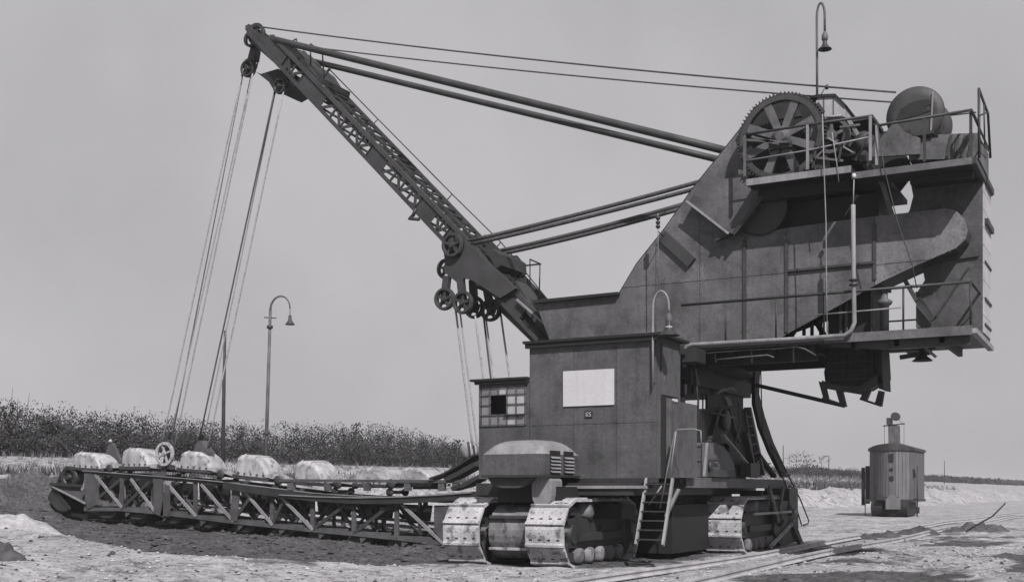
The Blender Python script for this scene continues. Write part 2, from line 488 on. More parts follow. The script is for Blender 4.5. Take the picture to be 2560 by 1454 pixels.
# ------------------------------------------------------------------ earth heaps and litter
def heap(x, y, rx, ry, h, label, dark=True, rz=0.0, seed=0):
    am = 1.0 if dark else 0.35
    mb = MB(); n, mm = 44, 16; c, s_ = math.cos(rz), math.sin(rz)
    for j in range(mm+1):
        rr = j/mm
        for k in range(n):
            t = 2*math.pi*k/n
            wob = 1 + 0.25*noise.noise(V((math.cos(t)*1.6+seed, math.sin(t)*1.6, seed)))
            px_, py_ = rr*math.cos(t)*rx*wob, rr*math.sin(t)*ry*wob
            X, Y = x + px_*c - py_*s_, y + px_*s_ + py_*c
            hh = h*(1-rr**1.2)*(1+am*0.7*fbm(X*(2.2 if dark else 1.1), Y*(2.2 if dark else 1.1), seed, 4)) + am*0.09*fbm(X*5, Y*5, seed, 4)*(1-rr**4)
            mb.v.append(V((X, Y, gz(X, Y) + (hh if j < mm else -0.06))))
    for j in range(mm):
        for k in range(n):
            k2 = (k+1) % n
            mb.f.append([j*n+k, j*n+k2, (j+1)*n+k2, (j+1)*n+k]); mb.sm.append(True)
    return tag(mb.build('earth_heap', CLOD_D if dark else CLOD_L), label, 'earth heap', 'earth heaps on the sand')
def ground_hit(px, py, z=0.0):
    d = FOC*(EYE-z)/(py-HOR); t = (px-1280)/FOC
    return d*(CS*t-SN), d*(SN*t+CS)
for i, (px, py, rx, ry, h, lb) in enumerate([
    (2165, 1347, .5, .3, .16, 'small black earth heap between the rails, close to the crawlers'),
    (2215, 1343, .7, .35, .28, 'humped black earth heap on the rail farther from the camera'),
    (2300, 1335, .9, .5, .24, 'long dark earth heap beside the end of the visible rail'),
    (2440, 1330, 1.3, .6, .36, 'peaked dark earth heap under the leaning bar'),
    ]):
    gx_, gy_ = ground_hit(px, py); heap(gx_, gy_, rx, ry, h, lb, True, 0.5, i*3.1)
heap(-17.6, 13.4, 0.55, 0.42, 0.26, 'black earth lump at the edge of the foreground spoil bank', True, 0.3, 31)
heap(-23.5, 18.4, 1.7, 1.2, 0.95, 'pale sand pile at the end of the dark dug band', False, 0.4, 44)
def branch(x, y, rz, ln, label, seed):
    r = random.Random(seed); t = thing('dead_branch', (x, y, gz(x, y)), label, 'branch', 'dead branches on the sand')
    d = V((math.cos(rz), math.sin(rz), 0)); pts = [V((x, y, gz(x, y)+.03)) + d*ln*k/5 + V((r.uniform(-.06, .06), r.uniform(-.06, .06), r.uniform(0, .07))) for k in range(6)]
    MB().path(pts, [.035-.005*k for k in range(6)], 6).build('stem', BARK, t)
    for k in range(9):
        p = pts[1+k % 5]; q = p + V((r.uniform(-.35, .35), r.uniform(-.35, .35), r.uniform(.02, .22)))
        MB().path([p, (p+q)/2 + V((0, 0, .03)), q], [.014, .01, .005], 5).build('twig', BARK, t)
    lf = MB()
    for k in range(40):
        p = pts[1+k % 5] + V((r.uniform(-.22, .22), r.uniform(-.22, .22), r.uniform(0, .12))); a = r.random()*6.28; w_ = .05
        u = V((math.cos(a), math.sin(a), .4))*w_; v_ = V((-math.sin(a), math.cos(a), .2))*w_
        lf.add([p-u, p+v_, p+u, p-v_], [(0, 1, 2, 3)])
    o = lf.build('withered_leaves', BARK, t); o['kind'] = 'stuff'
x, y = ground_hit(212, 1405, .55); branch(x, y, -0.4, 0.9, 'withered dark branch lying on the pale spoil bank', 3)
x, y = ground_hit(180, 1432, .6); branch(x, y, 0.7, 0.45, 'short black stick lump on the pale spoil bank', 5)
x, y = ground_hit(365, 1438, .35); branch(x, y, 0.9, 1.1, 'bare twiggy branch at the rim of the dark dug band', 8)
p, q = onY(33.5, 2440, 1312), onY(33.5, 2514, 1256)
tag(MB().path([p - V((.25, 0, .18)), p, (p+q)/2 + V((.04, 0, -.06)), q], .022, 6).build('leaning_bar', IRON), 'thin bar leaning up out of the peaked earth heap', 'bar')

# ------------------------------------------------------------------ the thicket on the bank
rnd = random.Random(11)
def leaf_quads(mb, c, r, h, n, size):
    for _ in range(n):
        u = rnd.random(); a = rnd.random()*6.283; rr = r*(1-0.45*u)*math.sqrt(rnd.random())
        p = c + V((math.cos(a)*rr, math.sin(a)*rr, h*(0.06+0.94*u)))
        a = rnd.random()*6.283; t = rnd.uniform(.1, 1.45); s_ = size*rnd.uniform(.6, 1.25)
        e1 = V((math.cos(a)*math.cos(t), math.sin(a)*math.cos(t), math.sin(t)))*s_
        e2 = V((-math.sin(a), math.cos(a), rnd.uniform(-.4, .4)))*s_*0.42
        mb.add([p-e1*.5, p+e2, p+e1*.8, p-e2], [(0, 1, 2, 3)])
def thicket(name, mt, n, seed, label):
    mb = MB(); rnd.seed(seed)
    for i in range(n):
        y = 30 + 270*rnd.random()**1.9; k = 1 + max(0, y-70)/90
        x = -47.2 - 9.5*rnd.random() - 2.0*noise.noise(V((y*0.07, 0, 3))) + shift_x(y)*.8; x0_ = x - shift_x(y)*.8
        hh = (1.20 + 0.75*fbm(y*0.13, x*0.13, 5.0, 4) + 0.30*rnd.random()**2) * (0.75 + 0.5*smooth(-48, -53, x0_)) * (1 - .25*smooth(90, 140, y))
        hh = max(0.6, hh) * (1.30 + 0.22*smooth(38, 50, y)) * (1 - 0.15*smooth(78, 92, y)) * (1 - 0.1*smooth(-47.5, -48.5, -x-96))
        leaf_quads(mb, V((x, y, gz(x, y, False)-.05)), 0.50*k**.5, hh*rnd.choice((.7, .85, .95, 1, 1.04, 1.1)), 50, 0.10*k**.6)
    o = mb.build(name, mt, org=(0, 0, 0), fix=False); o['kind'] = 'stuff'; o['label'] = label
thicket('thicket', LEAF, 9000, 21, 'dense dark thicket of saplings along the top of the bank')
def far_wood():
    mb = MB(); rnd.seed(77)
    for i in range(2600):
        y = 280 + 1400*rnd.random()**1.5; x = -34 - 14*rnd.random(); k = y/280
        leaf_quads(mb, V((x, y, gz(x, y, False)-.3)), 1.2*k**.5, (1.6+1.4*fbm(y*.02, 1.0, 4.0, 3))*(1.0), 9, .7*k**.6)
    o = mb.build('far_thicket', LEAF, org=(0, 0, 0), fix=False); o['kind'] = 'stuff'; o['label'] = 'far thicket fading along the bank to the horizon'
far_wood()
thicket('dry_thicket', LEAF_L, 2200, 22, 'paler dry scrub mixed into the thicket on the bank')
# dry grass on the bank top and the slopes
def tufts(name, mt, n, seed, spot, hmin, hmax, label):
    mb = MB(); r = random.Random(seed)
    for _ in range(n):
        x, y = spot(r); z = gz(x, y); k = 1+max(0, y-50)/60
        for q in range(7):
            a = r.random()*6.28; h = r.uniform(hmin, hmax)*k**.5; w = .02*k; d = V((math.cos(a), math.sin(a), 0))
            p = V((x, y, z-.02)) + d*r.uniform(0, .15); s2 = V((-d.y, d.x, 0))*w
            mb.add([p-s2, p+s2, p+d*h*.45+V((0, 0, h))], [(0, 1, 2)])
    o = mb.build(name, mt, org=(0, 0, 0), fix=False); o['kind'] = 'stuff'; o['label'] = label
GRASS = mat('dry_grass', 0.13, 0.4, 1.0, 0.9, spec=0.1)
tufts('bank_grass', GRASS, 1500, 5, lambda r: (lambda y: (-33.5-15*r.random()**.7+shift_x(y), y))(24+150*r.random()**1.8), .12, .42, 'dry grass growing over the bank in front of the thicket')
tufts('slope_weeds', LEAF_L, 1500, 6, lambda r: (lambda y: (-33.8-5*r.random()+shift_x(y), y))(24+120*r.random()**1.4), .15, .5, 'dark weeds along the lip of the dug slope')
def shrub(name, x, y, h, r, n, label, cat='shrub', conif=False):
    z = gz(x, y, False); t = thing(name, (x, y, z), label, cat, 'shrubs standing out of the thicket')
    MB().path([V((x, y, z-.1)), V((x+rnd.uniform(-.1, .1), y, z+h*.5)), V((x+rnd.uniform(-.15, .15), y, z+h))], [.05, .03, .01], 6).build('stem', BARK, t)
    for k in range(5):
        a = rnd.random()*6.28; b0 = V((x, y, z+h*(.25+.13*k)))
        MB().path([b0, b0 + V((math.cos(a)*r*.5, math.sin(a)*r*.5, h*.18))], [.02, .006], 5).build('branch', BARK, t)
    mb = MB()
    if conif: leaf_quads(mb, V((x, y, z)), r, h, n, .16)
    else:
        for k in range(7):
            a = rnd.random()*6.28; rr = r*rnd.uniform(.2, .8); u = rnd.uniform(.3, .95)
            leaf_quads(mb, V((x+math.cos(a)*rr, y+math.sin(a)*rr, z+h*(u-.25))), r*.45, h*.32, n//7, .17)
    o = mb.build('foliage', LEAF, t, fix=False)
for (px, X, h, r, n, nm, lb, cf) in [
    (40, -49.5, 2.9, .9, 260, 'bushy_shrub', 'bushy dark shrub topped by two bare whips, tallest on the bank', False),
    (118, -50, 2.3, .7, 200, 'bushy_shrub', 'rounded shrub beside the tallest bushy shrub', False),
    (300, -50, 2.5, .6, 190, 'sapling', 'slim sapling standing behind the ladder tip', True),
    (355, -49.5, 2.4, .6, 190, 'sapling', 'sapling standing behind the second bucket', True),
    (470, -50, 2.4, .7, 200, 'bushy_shrub', 'shrub behind the hoist ropes', False),
    (740, -50, 2.5, .6, 180, 'sapling', 'sapling right of the tall lamp post', True),
    (862, -49.5, 2.5, .6, 180, 'sapling', 'slender sapling in the middle of the thicket', True),
    (893, -50, 2.9, .7, 200, 'conifer', 'small pointed conifer standing above the thicket', True),
    (935, -50, 2.5, .7, 200, 'bushy_shrub', 'broad shrub at the right end of the thicket crest', False),
    (975, -50, 2.2, .55, 170, 'conifer', 'lower pointed conifer on the falling thicket edge', True),
    (1060, -50, 1.8, .6, 160, 'sapling', 'low sapling near the house end of the thicket', True),
    (1140, -48, 2.1, .6, 180, 'conifer', 'pointed conifer right beside the hoist ropes of the machine house', True),
    (1991, -50, 3.6, 2.2, 260, 'bushy_shrub', 'far shrub above the sand slope behind the crawler stair', False),
    (2055, -50, 3.2, 2.4, 260, 'bushy_shrub', 'far rounded shrub left of the distant plank tower', False)]:
    p = onX(X + shift_x(onX(X, px, 1100).y)*.8, px, 1100); shrub(nm, p.x, p.y, h, r, n, lb, cat='shrub', conif=cf)
p = onX(-49.5, 22, 1100); z = gz(p.x, p.y, False)
for i, (dx, hh) in enumerate(((0.0, 3.4), (0.75, 3.15))):
    w = MB().path([p*1 + V((dx, dx*.5, z-p.z)), V((p.x+dx+.05, p.y+dx*.5, z+hh*.55)), V((p.x+dx+.3, p.y+dx*.5, z+hh))], [.03, .02, .008], 5).build('bare_whip', BARK)
    tag(w, ('taller bare whip stem rising out of the bushy shrub', 'shorter bare whip stem rising out of the bushy shrub')[i], 'stem')

# ------------------------------------------------------------------ posts and lamp on the bank
def arc_pts(c, r1, r2, a0, a1, n, axis):
    # half-ellipse in the vertical plane along 'axis'
    return [c + axis*math.cos(a0+(a1-a0)*k/n)*r1 + V((0, 0, 1))*math.sin(a0+(a1-a0)*k/n)*r2 for k in range(n+1)]
top, bot = onX(-40, 563, 826), onX(-40, 557, 1080)
zb = gz(bot.x, bot.y, False)
wp = MB().path([V((bot.x-.02, bot.y, zb-.3)), (top+bot)/2, top], [.10, .085, .06], 10).build('wooden_pole', WOOD)
tag(wp, 'bare dark wooden pole standing up from the thicket beside the hoist ropes', 'pole')
lb_, lt_ = onX(-40, 664, 1085), onX(-40, 676, 775)
zb = gz(lb_.x, lb_.y, False)
lamp = thing('street_lamp', (lb_.x, lb_.y, zb), 'tall gooseneck lamp post with hanging bell shade above the thicket', 'lamp post')
base = V((lb_.x-.03, lb_.y, zb-.3))
mbp = MB().path([base, (base+lt_)/2, lt_], [.10, .09, .075], 10); mbp.build('pole', STEEL, lamp)
for f_ in (0.27, 0.90):
    c = base.lerp(lt_, f_); MB().lathe(c, [(.15, -.08), (.17, 0), (.15, .08)], n=12).build('collar', IRON, lamp)
c = base.lerp(lt_, .955); MB().bar(c+V((-.4, 0, .05)), c+V((.4, 0, -.05)), .05, .05).build('climbing_peg', IRON, lamp)
p2 = onY(lt_.y, 725, 775); ax = V((1, 0, 0)); cen = V(((lt_.x+p2.x)/2, lt_.y, lt_.z)); rr = (p2.x-lt_.x)/2
MB().path(arc_pts(cen, rr, .68, math.pi, 0, 14, ax), [.06-.002*k for k in range(15)], 8).build('gooseneck', STEEL, lamp)
MB().path([V((p2.x, lt_.y, lt_.z)), V((p2.x, lt_.y, lt_.z-.42))], .018, 6).build('hanger', IRON, lamp)
def bell(name, c, r, h, mt, parent, topmt=None):
    return MB().lathe(c, [(r*.12, h), (r*.3, h*.95), (r*.32, h*.6), (r*.5, h*.35), (r*.92, h*.06), (r, 0), (r*.95, 0.0), (r*.8, h*.08), (r*.3, h*.3)], n=16).build(name, mt, parent)
bell('lamp_shade', V((p2.x, lt_.y, lt_.z-.85)), .26, .5, IRON, lamp)
for (px, y0, y1, d, lb) in [(1958, 1113, 1215, 150, 'faint far pole seen right of the crawler stair'), (2072, 1138, 1215, 170, 'faint far pole left of the distant plank tower'), (2361, 1150, 1232, 200, 'faint far pole right of the distant plank tower')]:
    t = (px-1280)/FOC; x, y = d*(CS*t-SN), d*(SN*t+CS)
    tag(MB().path([V((x, y, gz(x, y, False)-.3)), V((x, y, EYE-(y0-HOR)*d/FOC))], [.08, .06], 6).build('utility_pole', WOOD), lb, 'pole', 'far poles along the line')

# ------------------------------------------------------------------ distant machine with plank tower body
TY = 73.5
def tp(px, py, dy=0.0): return onY(TY+dy, px, py)
tx0, tx1 = tp(2174, 1260).x, tp(2284, 1260).x
tc = (tx0+tx1)/2
far = thing('plank_clad_machine', (tc, TY+1.5, 0), 'distant second machine with rounded grey plank body and winch mast on its roof', 'machine')
# body: bowed front of vertical planks
zb_, zt_ = tp(2230, 1247).z, tp(2230, 1124).z
NPL = 15
def bow(u): return -1.25*(1-(2*u-1)**2)      # front bulges towards the viewer
bd = MB()
ring_ = [V((tx0+(tx1-tx0)*k/NPL, TY+.02+bow(k/NPL), 0)) for k in range(NPL+1)] + [V((tx1, TY+4, 0)), V((tx0, TY+4, 0))]
bd.prism([p + V((0, 0, zb_)) for p in ring_], (0, 0, zt_-zb_)); body = bd.build('body', PLANK, far)
for k in range(NPL):
    a, c = ring_[k], ring_[k+1]; g = (c-a)*0.06; n_ = V((0, -0.05, 0))
    MB().prism([a+g+V((0, 0, zb_-.02)), c-g+V((0, 0, zb_-.02)), c-g+n_+V((0, 0, zb_-.02)), a+g+n_+V((0, 0, zb_-.02))], (0, 0, zt_-zb_+.02)).build('plank', PLANK_L if k in (0, 1, 10, 11, 12, 13) else PLANK, body)
rm_ = MB(); nr_ = len(ring_)
low = [p*1 + V(((p.x-tc)*.06, -.14 if p.y < TY+3 else .1, zt_-.06)) for p in ring_]
crown = lambda p: V((p.x, p.y, zt_+.12+.22*(1-((p.x-tc)/(tx1-tx0)*2)**2)))
rm_.v = low + [crown(p) for p in low] + [V((tc, TY+1.6, zt_+.55))]
rm_.f = [list(range(nr_))] + [[i, (i+1) % nr_, nr_+(i+1) % nr_, nr_+i] for i in range(nr_)] + [[nr_+i, nr_+(i+1) % nr_, 2*nr_] for i in range(nr_)]
rm_.sm = [False]*len(rm_.f); rm_.build('roof', IRON, far)
for (px, py, w_, h_) in [(2228, 1143, .25, .45), (2228, 1172, .18, .12), (2229, 1194, .22, .22)]:
    c = tp(px, py, -1.28); MB().box(c-V((w_/2, .05, h_/2)), c+V((w_/2, .12, h_/2))).build('window', BLACK, body)
a, c = tp(2203, 1241, -.1), tp(2254, 1241, -.1)
MB().box((a.x, TY-1.4, zb_-.05), (c.x, TY-.9, zb_+.16)).build('lintel', IRON, far)
MB().prism([tp(2214, 1272, -1.42), tp(2214, 1247, -1.42), tp(2228, 1234, -1.42), tp(2250, 1247, -1.42), tp(2250, 1272, -1.42)], (0, .2, 0)).build('door', PLANK_L, far)
MB().box((tp(2188, 1290).x, TY-.8, tp(0+2200, 1284).z), (tp(2275, 1290).x, TY+3.5, tp(2200, 1268).z)).build('undercarriage', BLACK, far)
MB().box((tx0-.1, TY-.5, zb_-.15), (tx1+.1, TY+3.9, zb_)).build('sole_beam', STEEL_D, far)
for px in (2200, 2262):
    c = tp(px, 1270); tk = MB()
    prof = [V((0, 0.0+1.6*s_*math.cos(t_) + (2.2 if math.cos(t_) > 0 else 0) - .6, .55+.5*math.sin(t_))) for t_ in [2*math.pi*k/20 for k in range(20)] for s_ in (.35,)]
    tk.prism([V((c.x-.33, TY+q.y, q.z)) for q in prof], (.66, 0, 0)); tk.build('crawler', BLACK, far)
for i, (px, y0, y1, r) in enumerate([(2158, 1168, 1262, .11), (2169, 1164, 1258, .14)]):
    a, c = tp(px, y1, .3), tp(px, y0, .3); MB().tube(a, c, r, 10).build('side_pipe', BLACK, far)
MB().tube(tp(2163, 1290), tp(2163, 1240), .03, 6).build('strut', IRON, far)
MB().tube(tp(2293, 1290), tp(2294, 1164), .045, 6).build('strut', IRON, far)
MB().bar(tp(2284, 1172), tp(2288, 1192), .12, .2).build('bracket', BLACK, far)
MB().bar(tp(2280, 1248), tp(2295, 1246), .08, .1).build('bracket', BLACK, far)
MB().prism([tp(2220, 1120, 1), tp(2250, 1120, 1), tp(2245, 1105, 1), tp(2244, 1062, 1), tp(2220, 1062, 1), tp(2221, 1105, 1)], (0, .8, 0)).build('winch_mast', STEEL, far)
MB().box(tp(2216, 1060, .8), tp(2232, 1046, 2)).build('winch_box', STEEL_D, far)
MB().lathe(tp(2237, 1040, 1), [(.26, 0), (.26, .5)], 'y', 14).build('winch_drum', STEEL_D, far)
MB().tube(tp(2208, 1064, 1), tp(2262, 1058, 1), .04, 6).build('cross_arm', IRON, far)
for px, y0, y1 in ((2211, 1064, 1118), (2260, 1060, 1118)): MB().tube(tp(px, y0, 1), tp(px, y1+3, 1), .015, 5).build('stay', ROPE, far)
MB().tube(tp(2242, 1044, 1), tp(2259, 1060, 1), .015, 5).build('stay', ROPE, far)

# ================================================================== the bucket chain excavator
EX = thing('bucket_chain_excavator', (-10.8, 27, 0), 'huge grey steel bucket chain excavator on crawlers with boom and bucket ladder', 'excavator')
YH, YW, YB, YP = 22.5, 26.0, 28.0, 25.1
def PY(Y, *pts): return [onY(Y, a, c) for a, c in pts]

# ---- crawlers
CH, CR = 1.44, 0.72
def crawler(x0, x1, y0, ln, front_mat, label):
    w = x1 - x0; yc0, yc1 = y0 + CR, y0 + ln - CR; xm = (x0+x1)/2
    fr = MB()
    fr.box((x0+.12, yc0-.15, .42), (x1-.12, yc1+.15, 1.02))
    fr.box((x0+.02, yc0+.1, .55), (x1-.02, yc1-.1, .72))
    f_ = fr.build('crawler_track', IRON, EX, label=label)
    pad = MB()
    pad.prism([V((-w/2, -.215, -.035)), V((-w/2, .195, -.035)), V((-w/2, .205, .0)), V((-w/2, .14, .02)), V((-w/2, -.13, .02)), V((-w/2, -.17, .05)), V((-w/2, -.215, .045))], (w, 0, 0))
    nf = len(pad.f)
    for q in range(4):
        xq = -w*.36 + w*.24*q; pad.box((xq-.035, -.085, .018), (xq+.035, -.055, .026))
        pad.box((xq-.02, .07, .018), (xq+.02, .10, .034))
    pm = pad.mesh('track_pad', front_mat, V((0, 0, 0))); pm.materials.append(IRON)
    for q in range(4):
        for ff in range(6): pm.polygons[nf+q*12+ff].material_index = 1
    import bmesh
    bm = bmesh.new(); bm.from_mesh(pm); bmesh.ops.recalc_face_normals(bm, faces=bm.faces); bm.to_mesh(pm); bm.free()
    st = ln - 2*CR; per = 2*st + 2*math.pi*CR; n = round(per/.43)
    for k in range(n):
        s_ = (k+.35)*per/n; rr = CR - .02
        if s_ < st: p = V((xm, yc0+s_, .70+rr)); a = 0
        elif s_ < st + math.pi*CR:
            a = (s_-st)/CR; p = V((xm, yc1+math.sin(a)*rr, .70+math.cos(a)*rr)); a = -a
        elif s_ < 2*st + math.pi*CR: p = V((xm, yc1-(s_-st-math.pi*CR), .70-rr)); a = math.pi
        else:
            a = (s_-2*st-math.pi*CR)/CR; p = V((xm, yc0-math.sin(a)*rr, .70-math.cos(a)*rr)); a = math.pi - a
        inst(pm, 'track_pad', f_, p, (a, 0, 0))
    for yy in (yc0, yc1):
        g = MB().ring((xm, yy, .70), .58, .40, w-.3, 'x', 20); g.lathe((x0+.08, yy, .70), [(.2, 0), (.2, w-.16)], 'x', 14)
        for k in range(6):
            t = k*math.pi/3; g.bar(V((x1-.22, yy, .70)), V((x1-.22, yy+.5*math.cos(t), .70+.5*math.sin(t))), .08, .12, (1, 0, 0))
        g.build('end_wheel', IRON, f_)
    nr = 5
    rm = MB().lathe((0, 0, 0), [(.08, -w/2+.04), (.17, -w/2+.05), (.17, w/2-.05), (.08, w/2-.04)], 'x', 14).mesh('road_roller', DUST_D, V((0, 0, 0)))
    for k in range(nr):
        inst(rm, 'road_roller', f_, V((xm, yc0+.25+(yc1-yc0-.5)*k/(nr-1), .24)))
        if k in (1, 3): inst(rm, 'return_roller', f_, V((xm, yc0+.25+(yc1-yc0-.5)*k/(nr-1), 1.17)))
    return f_
crawler(-10.98, -10.12, 20.7, 4.0, DUST, 'sand-covered crawler under the machine house, beside the access ladder')
crawler(-12.95, -12.08, 20.7, 4.0, DUST, 'sand-covered crawler beside the foot of the bucket ladder')
crawler(-9.52, -8.56, 27.4, 4.0, DUST, 'sandy crawler at the far end below the slanted leg')
crawler(-12.95, -12.0, 27.4, 4.0, DUST, None)
# curved shield between the two front crawlers
sh = MB(); prof = [V((-12.03, 21.65-.62*math.sin(t), .72+.58*math.cos(t))) for t in [R(10+150*k/12) for k in range(13)]]
inner = [V((p.x, 21.65+(p.y-21.65)*.9, .72+(p.z-.72)*.9)) for p in prof][::-1]
sh.prism(prof+inner, (1.0, 0, 0)); shield = sh.build('axle_shield', DUST_D, EX)
MB().box((-12.0, 21.00, 1.02), (-11.06, 21.12, 1.08)).build('shield_band', STEEL_D, shield)
MB().box((-12.0, 21.00, .36), (-11.06, 21.14, .41)).build('shield_band', DUST, shield)
MB().tube((-12.2, 22.85, .7), (-10.2, 22.85, .7), .16, 12).build('axle', IRON, EX)
MB().tube((-12.6, 29.4, .7), (-8.7, 29.4, .7), .16, 12).build('axle', IRON, EX)

# ---- chassis
ch = MB()
ch.box((-12.9, 22.0, 1.50), (-9.15, 27.0, 1.76)); ch.box((-12.9, 27.0, 1.50), (-9.75, 32.6, 1.76)); chassis = ch.build('chassis', IRON, EX)
MB().box((-9.12, 24.4, 1.66), (-8.88, 32.7, 1.90)).build('edge_beam', STEEL, chassis)
MB().box((-12.95, 24.2, 1.765), (-8.95, 32.6, 1.86)).build('deck_plate', STEEL, chassis)
MB().box((-11.0, 21.95, 1.64), (-9.0, 22.46, 1.70)).build('skirt_shelf', STEEL_L, chassis)
for xx in (-12.2, -10.6):
    MB().box((xx-.2, 22.1, 1.28), (xx+.2, 32.4, 1.50)).build('longitudinal_girder', BLACK, chassis)
for yy in (22.8, 29.4):
    MB().box((-12.7, yy-.35, 1.0), (-9.6, yy+.35, 1.30)).build('bolster', BLACK, chassis)
for (yy, zz) in ((30.5, 0), (32.3, 0)):
    MB().prism([V((-9.6, yy, 1.6)), V((-8.95, yy, 1.6)), V((-9.05, yy, .9)), V((-9.4, yy, .9))], (0, .16, 0)).build('hanger_bracket', STEEL_D, chassis)
MB().box((-12.6, 24.75, .16), (-9.35, 27.28, 1.27)).build('belly_shade_box', BLACK, chassis)
MB().box((-12.75, 24.6, 1.0), (-9.7, 27.2, 1.49)).build('belly_shade_box', BLACK, chassis)  # added black boxes closing off the view, so the shaded underside stays dark
# scraper and guard assembly hung in front of the far crawler
foot = MB().prism([onX(-8.52, *q) for q in ((1938, 1252), (1978, 1250), (1996, 1290), (1996, 1352), (1952, 1362), (1936, 1330))], (-.06, 0, 0)).build('crawler_guard', STEEL_D, EX)
MB().bar(onX(-8.48, 1978, 1300), onX(-8.46, 2004, 1364), .20, .10, (1, 0, 0)).build('scraper_leg', DUST_D, foot)
MB().bar(onX(-8.46, 1926, 1366), onX(-8.46, 1986, 1302), .09, .06, (1, 0, 0)).build('scraper_brace', DUST, foot)
MB().bar(onX(-8.46, 1922, 1218), onX(-8.46, 1946, 1302), .18, .06, (1, 0, 0)).build('hanger_bar', DUST_D, foot)
MB().bar(onX(-8.46, 1958, 1218), onX(-8.46, 1948, 1275), .12, .06, (1, 0, 0)).build('hanger_bar', STEEL, foot)
MB().bar(onX(-8.45, 1886, 1284), onX(-8.45, 1990, 1277), .06, .06, (1, 0, 0)).build('scraper_arm', DUST, foot)
for q in ((1950, 1300), (1975, 1275)): MB().lathe(onX(-8.50, *q), [(.16, -.05), (.16, .05), (.07, .07), (.07, .12)], 'x', 16).build('guard_wheel', STEEL_D, foot)
MB().box((-9.2, 31.6, 1.0), (-8.5, 32.5, 1.66)).build('foot_bracket', IRON, foot)

# ---- machine house
zb, z1, z2 = 1.86, 4.05, 4.82
xl, xs_, xr = -13.12, -11.83, -8.86
hs = MB()
hs.box((xl, YH+.42, zb), (xs_, YH+1.47, z1)); hs.box((xl, YH+.02, zb), (xl+.02, YH+.42, z1))
hs.prism([V((xs_, YH+.02, zb)), V((xr, YH+.02, zb)), V((xr, YH+.02, z2)), V((xs_, YH+.02, z2))], (0, 1.45, 0))
house = hs.build('machine_house', STEEL_W, EX, label='grey steel machine house with a lower cab end')
wpx0, wpx1 = onY(YH, 1201, 1010).x, onY(YH, 1314, 1010).x
wz0, wz1 = onY(YH, 1255, 1063).z, onY(YH, 1255, 965).z
poly = [(xl, zb), (xr, zb), (xr, z2), (xs_, z2), (xs_, z1), (xl, z1)]
cells = panels(poly, [xs_, -10.75, -9.75], [3.02], .010)
for c in cells:
    xa, xb = min(p[0] for p in c), max(p[0] for p in c); za, zc = min(p[1] for p in c), max(p[1] for p in c)
    if xb <= xs_+.01: continue
    MB().prism([V((p[0], YH+.018, p[1])) for p in c], (0, -.018, 0)).build('wall_plate', STEEL_W, house)
for (xa, xb, za, zc) in ((xl, wpx0, zb, z1), (wpx1, xs_-.005, zb, z1), (wpx0+.004, wpx1-.004, zb, wz0), (wpx0+.004, wpx1-.004, wz1, z1)):
    MB().box((xa, YH, za), (xb, YH+.018, zc)).build('wall_plate', STEEL_W, house)
MB().prism([V((xs_-.10, YH-.14, z2)), V((xr+.16, YH-.14, z2)), V((xr+.16, YH-.14, z2+.055)), V((xs_-.10, YH-.14, z2+.055))], (0, 1.75, 0)).build('roof', BLACK, house)
MB().box((xl-.16, YH-.14, z1), (xs_-.005, YH+1.6, z1+.05)).build('roof', BLACK, house)
MB().box((xs_-.06, YH-.10, z2-.10), (xr+.10, YH-.004, z2)).build('eaves_board', BLACK, house)
MB().box((xl-.06, YH-.10, z1-.07), (xs_-.008, YH-.004, z1)).build('eaves_board', BLACK, house)
MB().box((-11.0, YH-.03, zb-.10), (xr+.03, YH+.1, zb)).build('base_rail', IRON, house)
MB().box((-11.0, YH+.02, zb-.21), (xr-.05, YH+.12, zb-.10)).build('base_plate', STEEL, house)
MB().box((xr+.002, YH+.28, 3.62), (xr+.03, YH+1.3, 4.7)).build('end_wall_plate', STEEL_W, house)
MB().box((xr-.01, YH+.30, zb), (xr+.012, YH+.58, 3.58)).build('doorway', BLACK, house)
MB().box((xr, YH+.62, zb), (xr+.07, YH+.74, 3.55)).build('door_post', STEEL, house)
MB().box((xr-.25, YH+.80, zb+.02), (xr+.10, 24.78, 3.52)).build('switch_cabinet', STEEL_W, house)
MB().box((xr+.06, YH+.80, 3.50), (xr+.125, YH+.98, 3.56)).build('cabinet_latch', WHITE, house)
lr = []
for xx in (xs_, -10.75, -9.75):
    for dx in (-.035, .035): lr.append(((xx+dx, YH, zb+.05), (xx+dx, YH, z2-.12)) if xx+dx > xs_ else ((xx+dx, YH, zb+.05), (xx+dx, YH, z1-.1)))
for dz in (-.035, .035): lr.append(((xs_+.05, YH, 3.02+dz), (xr-.05, YH, 3.02+dz)))
lr += [((xl+.04, YH, zb+.05), (xl+.04, YH, z1-.1)), ((xr-.03, YH, zb+.05), (xr-.03, YH, z2-.12)), ((xs_+.05, YH, zb+.05), (xr-.05, YH, zb+.05)), ((xs_+.05, YH, z2-.14), (xr-.05, YH, z2-.14))]
rivets(lr, .016, house, STEEL_W)
